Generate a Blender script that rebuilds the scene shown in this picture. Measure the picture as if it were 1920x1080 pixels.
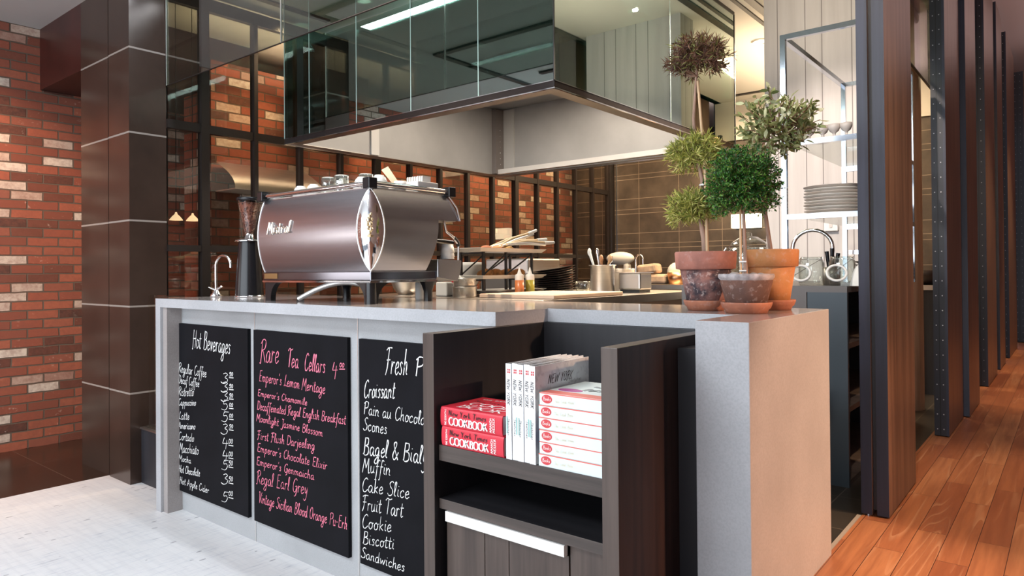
import bpy, bmesh, math, random
from mathutils import Vector, Matrix
random.seed(7)
S = bpy.context.scene
for o in list(bpy.data.objects): bpy.data.objects.remove(o)
COL = S.collection
PI = math.pi

# ------------------------------------------------------------------ camera
CAM = (0.0, 0.0, 1.40)
f_px, yaw, pitch, roll, cy_px = 1303.66, 0.680670976, 0.00785288, -0.0080597, 498.16
fw = Vector((-math.sin(yaw)*math.cos(pitch), math.cos(yaw)*math.cos(pitch), math.sin(pitch)))
rt = Vector((math.cos(yaw), math.sin(yaw), 0)); up = rt.cross(fw)
R_ = rt*math.cos(roll) + up*math.sin(roll); U_ = -rt*math.sin(roll) + up*math.cos(roll)
cd = bpy.data.cameras.new('camera'); co = bpy.data.objects.new('camera', cd); COL.objects.link(co)
cd.sensor_width = 36.0; cd.lens = f_px/1920*36.0; cd.shift_y = -(540-cy_px)/1920
cd.clip_start = 0.02; cd.clip_end = 200
M = Matrix.Identity(4)
for i in range(3):
    M[i][0] = R_[i]; M[i][1] = U_[i]; M[i][2] = -fw[i]; M[i][3] = CAM[i]
co.matrix_world = M
S.camera = co
# ------------------------------------------------------------------ world, exposure
S.view_settings.view_transform = 'Standard'; S.view_settings.look = 'None'
S.view_settings.exposure = 0.0; S.view_settings.gamma = 1.0; S.view_settings.use_curve_mapping = False
S.cycles.use_denoising = True
S.cycles.max_bounces = 8; S.cycles.transparent_max_bounces = 16
S.cycles.sample_clamp_indirect = 6.0
S.cycles.caustics_reflective = False; S.cycles.caustics_refractive = False
W = bpy.data.worlds.new('world'); S.world = W; W.use_nodes = True
W.node_tree.nodes['Background'].inputs[0].default_value = (0.75, 0.85, 1.0, 1)
W.node_tree.nodes['Background'].inputs[1].default_value = 0.55

def area(name, loc, target, size, energy, color, sy=None, spread=None):
    l = bpy.data.lights.new(name, 'AREA'); l.energy = energy; l.color = color
    l.shape = 'RECTANGLE' if sy else 'SQUARE'; l.size = size
    if sy: l.size_y = sy
    if spread: l.spread = spread
    o = bpy.data.objects.new(name, l); COL.objects.link(o); o.location = loc
    o.rotation_euler = (Vector(target)-Vector(loc)).to_track_quat('-Z', 'Y').to_euler()
    return o
def spot(name, loc, target, energy, color, angle=70, blend=0.6, rad=0.04):
    l = bpy.data.lights.new(name, 'SPOT'); l.energy = energy; l.color = color
    l.spot_size = math.radians(angle); l.spot_blend = blend; l.shadow_soft_size = rad
    o = bpy.data.objects.new(name, l); COL.objects.link(o); o.location = loc
    o.rotation_euler = (Vector(target)-Vector(loc)).to_track_quat('-Z', 'Y').to_euler()
    return o
WARM = (1.0, 0.72, 0.45); COOL = (0.86, 0.93, 1.0)
# daylight: glazed front behind the camera, an added overhead fill and a ceiling cove over the white floor
area('daylight_front', (-2.2, -4.85, 2.0), (-2.2, 2, 1.2), 8.5, 380, COOL, 3.2)
area('floor_fill', (-3.0, -0.7, 3.38), (-2.9, 0.1, 0), 2.6, 230, COOL, 1.6)  # added to brighten the white floor, no opening in the ceiling
area('ceiling_cove', (-2.8, 2.13, 3.40), (-2.8, 2.13, 0), 3.4, 30, COOL, .10)
# kitchen ceiling lamps
area('kitchen_ceiling_light', (-2.9, 6.9, 3.38), (-2.9, 6.6, 0), 3.0, 190, (1.0, 0.74, 0.46), 1.4)
area('hood_light', (-3.2, 4.1, 2.96), (-3.2, 4.1, 0), 1.0, 42, (1.0, 0.86, 0.70), 1.0)
for x, y, tx, ty, e in ((-4.72, 3.2, -5.5, 3.3, 115), (-4.72, 4.6, -5.5, 4.8, 145), (-4.72, 6.2, -5.5, 6.4, 145), (-4.72, 7.6, -5.5, 7.7, 95)):
    spot('brick_downlight', (x, y, 3.38), (tx, ty, 1.5), e, WARM, 110, 0.9)
spot('plank_downlight', (-1.30, 3.1, 3.38), (-1.2, 5.07, 1.75), 330, (1, .84, .70), 48, .7)
spot('plant_downlight', (-1.3, 3.3, 3.38), (-0.95, 2.45, 1.5), 60, (1, .82, .62), 60, .8)
# corridor to the right
for x, y, e in ((0.35, 3.3, 520), (0.25, 5.2, 420), (0.3, 7.4, 420), (0.2, 9.8, 420)):
    spot('corridor_downlight', (x, y, 4.36), (x-0.15, y, 0.37), e, (1.0, 0.68, 0.40), 52, 0.7)
spot('corridor_warm_fill', (2.9, 2.9, 2.7), (-0.69, 2.45, 0.75), 950, (1.0, 0.57, 0.35), 26, 0.7)  # added spot that warms the end block's side, no fixture there
area('corridor_ceiling_fill', (0.7, 8.5, 3.9), (0.7, 8.5, 4.4), 0.8, 70, (1.0, 0.80, 0.76), 7.0)  # floating light added to brighten the corridor ceiling
area('ceiling_fill', (-1.30, 4.0, 2.62), (-1.30, 4.0, 3.4), 0.4, 14, (1.0, 0.84, 0.64), 1.4)  # floating area lights without fixtures, added to brighten the ceilings
area('ceiling_fill', (-2.0, 6.9, 2.75), (-2.0, 6.9, 3.4), 0.6, 40, (1.0, 0.76, 0.50), 2.0)
area('ceiling_fill', (-5.2, 4.8, 2.95), (-5.2, 4.8, 3.4), 0.25, 30, (1.0, 0.76, 0.52), 4.5)
area('panel_highlight_fill', (-6.54, -1.45, 1.62), (0, -1.45, 1.62), 1.5, 13, (1.0, 0.95, 0.92), 0.62)  # unseen light added for a highlight on the machine's rear panel
area('hood_ceiling_fill', (-3.3, 4.1, 3.06), (-3.3, 4.1, 3.4), 1.6, 16, (0.92, 1.0, 0.96), 1.6)  # added above the casing to brighten the ceiling behind the hood glass
spot('prep_fill', (-1.55, 4.7, 3.38), (-2.6, 3.2, 1.3), 620, (1.0, 0.80, 0.56), 60, 0.7, 0.012)  # fixtureless spots added to brighten the things on the prep table
spot('prep_fill', (-1.5, 6.6, 3.38), (-2.7, 4.0, 1.3), 480, (1.0, 0.80, 0.56), 60, 0.7, 0.012)
spot('corridor_red_spot', (0.9, 9.2, 4.3), (-0.58, 10.2, 1.6), 300, (1.0, 0.35, 0.15), 50, 0.8)
spot('shelf_fill', (-0.2, 0.6, 4.25), (-0.95, 3.6, 1.75), 420, (1.0, 0.86, 0.72), 30, 0.7)  # added to light the shelf plates and the plants from the front
spot('prep_front_fill', (-2.75, 1.55, 3.38), (-2.75, 3.25, 1.36), 230, (1.0, 0.86, 0.68), 50, 0.8, 0.015)  # fill added for the camera-facing side of the prep things
# brick passage to the left
for y in (-0.2, 1.3):
    spot('passage_downlight', (-5.75, y, 3.36), (-6.6, y+0.35, 0.7), 150, (1.0, 0.60, 0.36), 95, 0.9)

# ------------------------------------------------------------------ mesh builder
class MB:
    def __init__(s): s.v = []; s.f = []; s.m = []; s.sm = []; s.mi = 0; s.smooth = False
    def add(s, vs, fs, smooth=None):
        n = len(s.v); s.v += [tuple(p) for p in vs]
        for f in fs:
            s.f.append(tuple(i+n for i in f)); s.m.append(s.mi); s.sm.append(s.smooth if smooth is None else smooth)
        return s
    def box(s, x0, x1, y0, y1, z0, z1):
        v = [(x0,y0,z0),(x1,y0,z0),(x1,y1,z0),(x0,y1,z0),(x0,y0,z1),(x1,y0,z1),(x1,y1,z1),(x0,y1,z1)]
        return s.add(v, [(0,3,2,1),(4,5,6,7),(0,1,5,4),(1,2,6,5),(2,3,7,6),(3,0,4,7)], False)
    def obox(s, c, ax, ay, az):          # oriented box: centre and three half-axes
        c = Vector(c); ax = Vector(ax); ay = Vector(ay); az = Vector(az)
        v = [c+ax*i+ay*j+az*k for k in (-1,1) for i, j in ((-1,-1),(1,-1),(1,1),(-1,1))]
        return s.add(v, [(0,3,2,1),(4,5,6,7),(0,1,5,4),(1,2,6,5),(2,3,7,6),(3,0,4,7)], False)
    def prism(s, pts, d):                # polygon of 3-D points swept along d
        d = Vector(d); a = [Vector(p) for p in pts]; n = len(a)
        return s.add(a+[p+d for p in a], [tuple(range(n-1,-1,-1)), tuple(range(n,2*n))]+[(i,(i+1)%n,(i+1)%n+n,i+n) for i in range(n)], False)
    def tube(s, pts, r, seg=10, caps=True):
        pts = [Vector(p) for p in pts]; n = len(pts)
        rs = r if isinstance(r, (list, tuple)) else [r]*n
        t0 = (pts[1]-pts[0]).normalized()
        a = t0.orthogonal().normalized(); vs = []
        for i, p in enumerate(pts):
            if i == 0: t = t0
            elif i == n-1: t = (pts[-1]-pts[-2]).normalized()
            else:
                t = ((pts[i+1]-p).normalized()+(p-pts[i-1]).normalized())
                t = t.normalized() if t.length > 1e-6 else (pts[i+1]-p).normalized()
            a = (a - t*a.dot(t))
            a = a.normalized() if a.length > 1e-6 else t.orthogonal().normalized()
            b = t.cross(a)
            for k in range(seg):
                an = 2*PI*k/seg; vs.append(p+(a*math.cos(an)+b*math.sin(an))*rs[i])
        fs = [(i*seg+k, i*seg+(k+1)%seg, (i+1)*seg+(k+1)%seg, (i+1)*seg+k) for i in range(n-1) for k in range(seg)]
        s.add(vs, fs, True)
        if caps:
            s.add([vs[k] for k in range(seg)], [tuple(range(seg-1,-1,-1))], False)
            s.add([vs[(n-1)*seg+k] for k in range(seg)], [tuple(range(seg))], False)
        return s
    def cyl(s, p0, p1, r0, r1=None, seg=20):
        return s.tube([p0, p1], [r0, r0 if r1 is None else r1], seg)
    def lathe(s, prof, c=(0,0,0), seg=32, sharp=()):
        n = len(prof); vs = []
        for r, z in prof:
            for k in range(seg):
                an = 2*PI*k/seg; vs.append((c[0]+r*math.cos(an), c[1]+r*math.sin(an), c[2]+z))
        fs = [(i*seg+k, i*seg+(k+1)%seg, (i+1)*seg+(k+1)%seg, (i+1)*seg+k) for i in range(n-1) for k in range(seg)]
        return s.add(vs, fs, True)
    def sphere(s, c, rx, ry=None, rz=None, seg=16, rings=10):
        ry = ry or rx; rz = rz or rx
        return s.lathe_ellip(c, rx, ry, rz, seg, rings)
    def lathe_ellip(s, c, rx, ry, rz, seg, rings):
        vs = []
        for i in range(rings+1):
            th = PI*i/rings
            for k in range(seg):
                an = 2*PI*k/seg
                vs.append((c[0]+rx*max(math.sin(th),1e-4)*math.cos(an), c[1]+ry*max(math.sin(th),1e-4)*math.sin(an), c[2]-rz*math.cos(th)))
        fs = [(i*seg+k, i*seg+(k+1)%seg, (i+1)*seg+(k+1)%seg, (i+1)*seg+k) for i in range(rings) for k in range(seg)]
        return s.add(vs, fs, True)
    def grid(s, rows, smooth=True):      # rows of 3-D points, all the same length
        m = len(rows[0]); vs = [p for r in rows for p in r]
        return s.add(vs, [(i*m+k, i*m+k+1, (i+1)*m+k+1, (i+1)*m+k) for i in range(len(rows)-1) for k in range(m-1)], smooth)

def obj(name, mb, mats, parent=None, local=False, bevel=0, solid=0):
    off = Vector((0,0,0))
    if parent is not None and not local:
        p = parent
        while p is not None: off += p.location; p = p.parent
    me = bpy.data.meshes.new(name)
    me.from_pydata([tuple(Vector(v)-off) for v in mb.v], [], mb.f)
    if not isinstance(mats, (list, tuple)): mats = [mats]
    for m in mats: me.materials.append(m)
    me.polygons.foreach_set('material_index', mb.m); me.polygons.foreach_set('use_smooth', mb.sm)
    me.update()
    o = bpy.data.objects.new(name, me); COL.objects.link(o)
    if parent is not None: o.parent = parent
    if bevel:
        b = o.modifiers.new('bevel', 'BEVEL'); b.width = bevel; b.segments = 2; b.limit_method = 'ANGLE'; b.angle_limit = math.radians(50)
    if solid:
        b = o.modifiers.new('solid', 'SOLIDIFY'); b.thickness = solid; b.offset = 0
    return o
def tag(o, label, cat, group=None):
    o['label'] = label; o['category'] = cat
    if group: o['group'] = group
    return o
def thing(name, label, cat, loc=(0,0,0), group=None):
    o = bpy.data.objects.new(name, None); o.empty_display_size = 0.05
    COL.objects.link(o); o.location = loc
    return tag(o, label, cat, group)
def struct(name, mb, mats, parent=None, bevel=0):
    o = obj(name, mb, mats, parent, bevel=bevel); o['kind'] = 'structure'; return o
def copy_tree(o, parent=None):
    c = o.copy(); COL.objects.link(c)
    if parent is not None: c.parent = parent
    for ch in list(o.children): copy_tree(ch, c)
    return c

# ------------------------------------------------------------------ materials
def nt(name):
    m = bpy.data.materials.new(name); m.use_nodes = True
    t = m.node_tree; t.nodes.clear()
    out = t.nodes.new('ShaderNodeOutputMaterial'); p = t.nodes.new('ShaderNodeBsdfPrincipled')
    t.links.new(p.outputs[0], out.inputs[0])
    return m, t, p, out
def N(t, typ, **kw):
    n = t.nodes.new('ShaderNode'+typ)
    for k, v in kw.items(): setattr(n, k, v)
    return n
def setin(t, n, i, v):
    if hasattr(v, 'is_output') or isinstance(v, bpy.types.NodeSocket): t.links.new(v, n.inputs[i])
    else: n.inputs[i].default_value = v
def mth(t, op, a, b=0.0, c=None):
    n = N(t, 'Math', operation=op); setin(t, n, 0, a); setin(t, n, 1, b)
    if c is not None: setin(t, n, 2, c)
    return n.outputs[0]
def mixc(t, fac, a, b, mode='MIX'):
    n = N(t, 'Mix', data_type='RGBA', blend_type=mode)
    setin(t, n, 0, fac); setin(t, n, 6, a if not isinstance(a, tuple) else (*a, 1)); setin(t, n, 7, b if not isinstance(b, tuple) else (*b, 1))
    return n.outputs[2]
def coords(t, sc=(1,1,1), kind='Object', order=None):
    tc = N(t, 'TexCoord'); o = tc.outputs[kind]
    if order:
        sp = N(t, 'SeparateXYZ'); t.links.new(o, sp.inputs[0]); cb = N(t, 'CombineXYZ')
        for i, a in enumerate(order): t.links.new(sp.outputs['XYZ'.index(a)], cb.inputs[i])
        o = cb.outputs[0]
    if sc != (1,1,1):
        mp = N(t, 'Mapping'); t.links.new(o, mp.inputs[0]); mp.inputs[3].default_value = sc; o = mp.outputs[0]
    return o
def noise(t, vec, scale, detail=4, rough=0.55):
    n = N(t, 'TexNoise'); t.links.new(vec, n.inputs[0]); n.inputs['Scale'].default_value = scale
    n.inputs['Detail'].default_value = detail; n.inputs['Roughness'].default_value = rough
    return n.outputs[0]
def ramp(t, fac, stops):
    n = N(t, 'ValToRGB'); t.links.new(fac, n.inputs[0]); e = n.color_ramp.elements
    while len(e) < len(stops): e.new(0.5)
    for k, (p, c) in enumerate(stops): e[k].position = p; e[k].color = (*c, 1) if len(c) == 3 else c
    return n.outputs[0]
def bump(t, p, h, strength=0.3, dist=0.01):
    n = N(t, 'Bump'); n.inputs['Strength'].default_value = strength; n.inputs['Distance'].default_value = dist
    t.links.new(h, n.inputs['Height']); t.links.new(n.outputs[0], p.inputs['Normal'])
def flat(name, c, rough=0.5, metal=0.0, var=0.0, vscale=8, spec=None, emit=0, bmp=0, bscale=60, stretch=(1,1,1), coat=0):
    m, t, p, out = nt(name)
    p.inputs['Roughness'].default_value = rough; p.inputs['Metallic'].default_value = metal
    if spec is not None: p.inputs['Specular IOR Level'].default_value = spec
    if coat: p.inputs['Coat Weight'].default_value = coat; p.inputs['Coat Roughness'].default_value = 0.08
    if var:
        n = noise(t, coords(t, stretch), vscale)
        t.links.new(ramp(t, n, [(0.3, tuple(x*(1-var) for x in c)), (0.7, tuple(min(1, x*(1+var)) for x in c))]), p.inputs['Base Color'])
    else: p.inputs['Base Color'].default_value = (*c, 1)
    if bmp: bump(t, p, noise(t, coords(t, stretch), bscale, 5), bmp, 0.004)
    if emit:
        p.inputs['Emission Color'].default_value = (*c, 1); p.inputs['Emission Strength'].default_value = emit
    return m
def lines(t, c, period, offs, w):
    r = None
    for o in offs:
        a = mth(t, 'LESS_THAN', mth(t, 'MODULO', mth(t, 'ADD', c, 100*period-o+w/2), period), w)
        r = a if r is None else mth(t, 'MAXIMUM', r, a)
    return r
def brick_mat(name, order, dark=1.0):
    m, t, p, out = nt(name)
    v = coords(t, order=order)
    wob = N(t, 'VectorMath', operation='MULTIPLY_ADD'); nz = N(t, 'TexNoise'); t.links.new(v, nz.inputs[0]); nz.inputs['Scale'].default_value = 9
    t.links.new(nz.outputs[1], wob.inputs[0]); wob.inputs[1].default_value = (0.012, 0.012, 0); t.links.new(v, wob.inputs[2])
    b = N(t, 'TexBrick'); t.links.new(wob.outputs[0], b.inputs[0])
    b.inputs['Scale'].default_value = 1; b.inputs['Brick Width'].default_value = 0.225; b.inputs['Row Height'].default_value = 0.0745
    b.inputs['Mortar Size'].default_value = 0.0065; b.inputs['Mortar Smooth'].default_value = 0.35
    b.inputs['Color1'].default_value = (0,0,0,1); b.inputs['Color2'].default_value = (1,1,1,1); b.inputs['Mortar'].default_value = (0.5,0.5,0.5,1)
    D = lambda c: tuple(x*dark for x in c)
    base = ramp(t, b.outputs[0], [(0.0, D((.06,.030,.022))), (0.16, D((.19,.058,.034))), (0.40, D((.31,.082,.046))), (0.62, D((.40,.115,.062))), (0.82, D((.27,.085,.052))), (0.87, D((.52,.37,.29))), (0.97, D((.70,.60,.50)))])
    n1 = noise(t, v, 26, 6, .65); n2 = noise(t, v, 5, 3)
    c = mixc(t, mth(t, 'MULTIPLY', ramp(t, n1, [(0.35,(1,1,1)),(0.6,(0,0,0))]), 0.45), base, D((.22,.07,.045)))
    c = mixc(t, mth(t, 'MULTIPLY', ramp(t, n1, [(0.60,(0,0,0)),(0.70,(1,1,1))]), mth(t, 'MULTIPLY', ramp(t, n2, [(0.5,(0,0,0)),(0.65,(1,1,1))]), 0.7)), c, D((.62,.45,.36)))
    c = mixc(t, b.outputs[1], c, D((.13,.09,.065)))
    t.links.new(c, p.inputs['Base Color']); p.inputs['Roughness'].default_value = 0.8
    h = mth(t, 'SUBTRACT', mth(t, 'MULTIPLY', n1, 0.35), b.outputs[1])
    bump(t, p, h, 0.9, 0.008)
    return m
def concrete(name, c, rough=0.45, var=0.10, spots=True):
    m, t, p, out = nt(name); v = coords(t)
    n1 = noise(t, v, 3.0, 5); n2 = noise(t, v, 160, 2)
    a = ramp(t, n1, [(0.3, tuple(x*(1-var) for x in c)), (0.7, tuple(x*(1+var) for x in c))])
    a = mixc(t, mth(t, 'MULTIPLY', ramp(t, n2, [(0.35,(1,1,1)),(0.6,(0,0,0))]), 0.35), a, tuple(x*0.72 for x in c))
    t.links.new(a, p.inputs['Base Color']); p.inputs['Roughness'].default_value = rough
    bump(t, p, n2, 0.05, 0.002)
    return m
def wood(name, c1, c2, axis='Z', rough=0.45, scale=1.0, coat=0, spec=.5):
    st = {'Z': (28,28,1.2), 'X': (1.2,28,28), 'Y': (28,1.2,28)}[axis]
    m, t, p, out = nt(name); v = coords(t, tuple(s*scale for s in st))
    n = noise(t, v, 1.0, 6, .6)
    n2 = noise(t, coords(t), 1.6, 2)
    f = mth(t, 'ADD', mth(t, 'MULTIPLY', n, 0.8), mth(t, 'MULTIPLY', n2, 0.25))
    t.links.new(ramp(t, f, [(0.36, c1), (0.66, c2)]), p.inputs['Base Color']); p.inputs['Roughness'].default_value = rough; p.inputs['Specular IOR Level'].default_value = spec
    if coat: p.inputs['Coat Weight'].default_value = coat; p.inputs['Coat Roughness'].default_value = .15
    bump(t, p, n, 0.08, 0.002)
    return m
def tilefloor(name, c, w, h, rough, order='XYZ', grout=(.2,.17,.14), off=0.0, var=0.15, gs=.003):
    m, t, p, out = nt(name); v = coords(t, order=order)
    b = N(t, 'TexBrick'); t.links.new(v, b.inputs[0]); b.offset = off
    b.inputs['Scale'].default_value = 1; b.inputs['Brick Width'].default_value = w; b.inputs['Row Height'].default_value = h
    b.inputs['Mortar Size'].default_value = gs; b.inputs['Mortar Smooth'].default_value = 0.1
    b.inputs['Color1'].default_value = (*[x*(1-var) for x in c], 1); b.inputs['Color2'].default_value = (*[x*(1+var) for x in c], 1); b.inputs['Mortar'].default_value = (*grout, 1)
    n = noise(t, v, 6, 5)
    t.links.new(mixc(t, mth(t, 'MULTIPLY', n, .5), b.outputs[0], tuple(x*.6 for x in c)), p.inputs['Base Color'])
    p.inputs['Roughness'].default_value = rough
    bump(t, p, mth(t, 'SUBTRACT', mth(t, 'MULTIPLY', n, .1), b.outputs[1]), 0.25, 0.003)
    return m
def glass_sheet(name, tint, refl=1.0, base=0.05, rough=0.0, power=5.0, gcol=(1,1,1)):
    m, t, p, out = nt(name); t.nodes.remove(p)
    tr = N(t, 'BsdfTransparent'); tr.inputs[0].default_value = (*tint, 1)
    gl = N(t, 'BsdfGlossy'); gl.inputs['Color'].default_value = (*gcol,1); gl.inputs['Roughness'].default_value = rough
    lw = N(t, 'LayerWeight'); lw.inputs[0].default_value = 0.5
    f = mth(t, 'POWER', lw.outputs['Facing'], power)
    f = mth(t, 'MINIMUM', mth(t, 'ADD', mth(t, 'MULTIPLY', f, refl), base), 1.0)
    mx = N(t, 'MixShader'); t.links.new(f, mx.inputs[0]); t.links.new(tr.outputs[0], mx.inputs[1]); t.links.new(gl.outputs[0], mx.inputs[2])
    t.links.new(mx.outputs[0], out.inputs[0])
    return m
def island(name, stops, rough=0.5, trans=0.0):
    m, t, p, out = nt(name); g = N(t, 'NewGeometry')
    t.links.new(ramp(t, g.outputs['Random Per Island'], stops), p.inputs['Base Color']); p.inputs['Roughness'].default_value = rough
    if trans:
        p.inputs['Subsurface Weight'].default_value = 0
        d = N(t, 'BsdfTranslucent'); t.links.new(p.inputs['Base Color'].links[0].from_socket, d.inputs[0])
        mx = N(t, 'MixShader'); mx.inputs[0].default_value = trans
        t.links.new(p.outputs[0], mx.inputs[1]); t.links.new(d.outputs[0], mx.inputs[2]); t.links.new(mx.outputs[0], out.inputs[0])
    return m

M_brickX = brick_mat('brick_side_wall', 'YZX'); M_brickY = brick_mat('brick_front_face', 'XZY')
M_conc = concrete('grey_concrete', (.42,.43,.45)); M_conc_top = concrete('polished_concrete', (.40,.36,.34), 0.10, .08)
M_conc_panel = concrete('panel_concrete', (.40,.41,.42), .5)
M_black = flat('black_paint', (.012,.012,.015), .4); M_blackwood = wood('black_stained_wood', (.010,.010,.013), (.022,.022,.028), 'Z', .5)
M_bookwood = wood('dark_walnut', (.040,.026,.021), (.090,.064,.052), 'Z', .42); M_shelfwood = wood('dark_walnut_shelf', (.035,.026,.022), (.09,.068,.058), 'X', .45)
M_sidewood = wood('walnut_side', (.011,.006,.006), (.034,.018,.015), 'Z', .4, spec=.25)
M_finwood = wood('fin_brown_wood', (.115,.066,.048), (.235,.140,.100), 'Z', .38); M_finblack = wood('fin_black_wood', (.010,.012,.024), (.026,.030,.055), 'Z', .45)
M_steel = flat('brushed_steel', (.74,.71,.68), .30, 1, .06, 3, stretch=(1,1,30)); M_chrome = flat('chrome', (.88,.88,.90), .05, 1)
M_steel_dull = flat('dull_steel', (.50,.47,.44), .40, 1, .08, 4); M_body = flat('machine_steel', (.46,.46,.50), .27, 1, .05, 2, stretch=(1,1,40))
M_rail = flat('dark_chrome', (.46,.49,.54), .12, 1)
M_bright_metal = flat('polished_aluminium', (.93,.92,.90), .35, 1)
M_plastic = flat('black_plastic', (.010,.010,.012), .25); M_rubber = flat('black_rubber', (.02,.02,.02), .6)
M_ceramic = flat('white_ceramic', (.78,.76,.72), .25, 0, .04, 10); M_greyceramic = flat('grey_ceramic', (.60,.54,.50), .3); M_darkceramic = flat('dark_ceramic', (.045,.035,.032), .35)
M_paper = flat('white_paper', (.80,.80,.78), .6); M_white = flat('white_plastic', (.75,.74,.72), .4)
M_chalkboard = flat('chalkboard', (.006,.006,.008), .7, 0, .25, 5, spec=.12); M_chalkw = flat('white_chalk', (.86,.86,.85), .9); M_chalkp = flat('pink_chalk', (.85,.22,.32), .9)
M_trim = flat('dark_trim', (.018,.014,.013), .4); M_frame = flat('steel_window_frame', (.022,.016,.014), .45, .3)
M_winglass = glass_sheet('window_glass', (.90,.88,.84), .8, .05, 0, 4); M_hoodglass = glass_sheet('hood_glass', (.42,.56,.53), .85, .30, 0, 1.8, (.80,.90,.86))
M_screenglass = glass_sheet('screen_glass', (.72,.76,.72), .8, .08, 0, 3); M_clear = glass_sheet('clear_glass', (.93,.95,.94), .9, .06, .02, 2.5)
M_glassedge = flat('glass_edge', (.45,.60,.58), .15)

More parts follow.
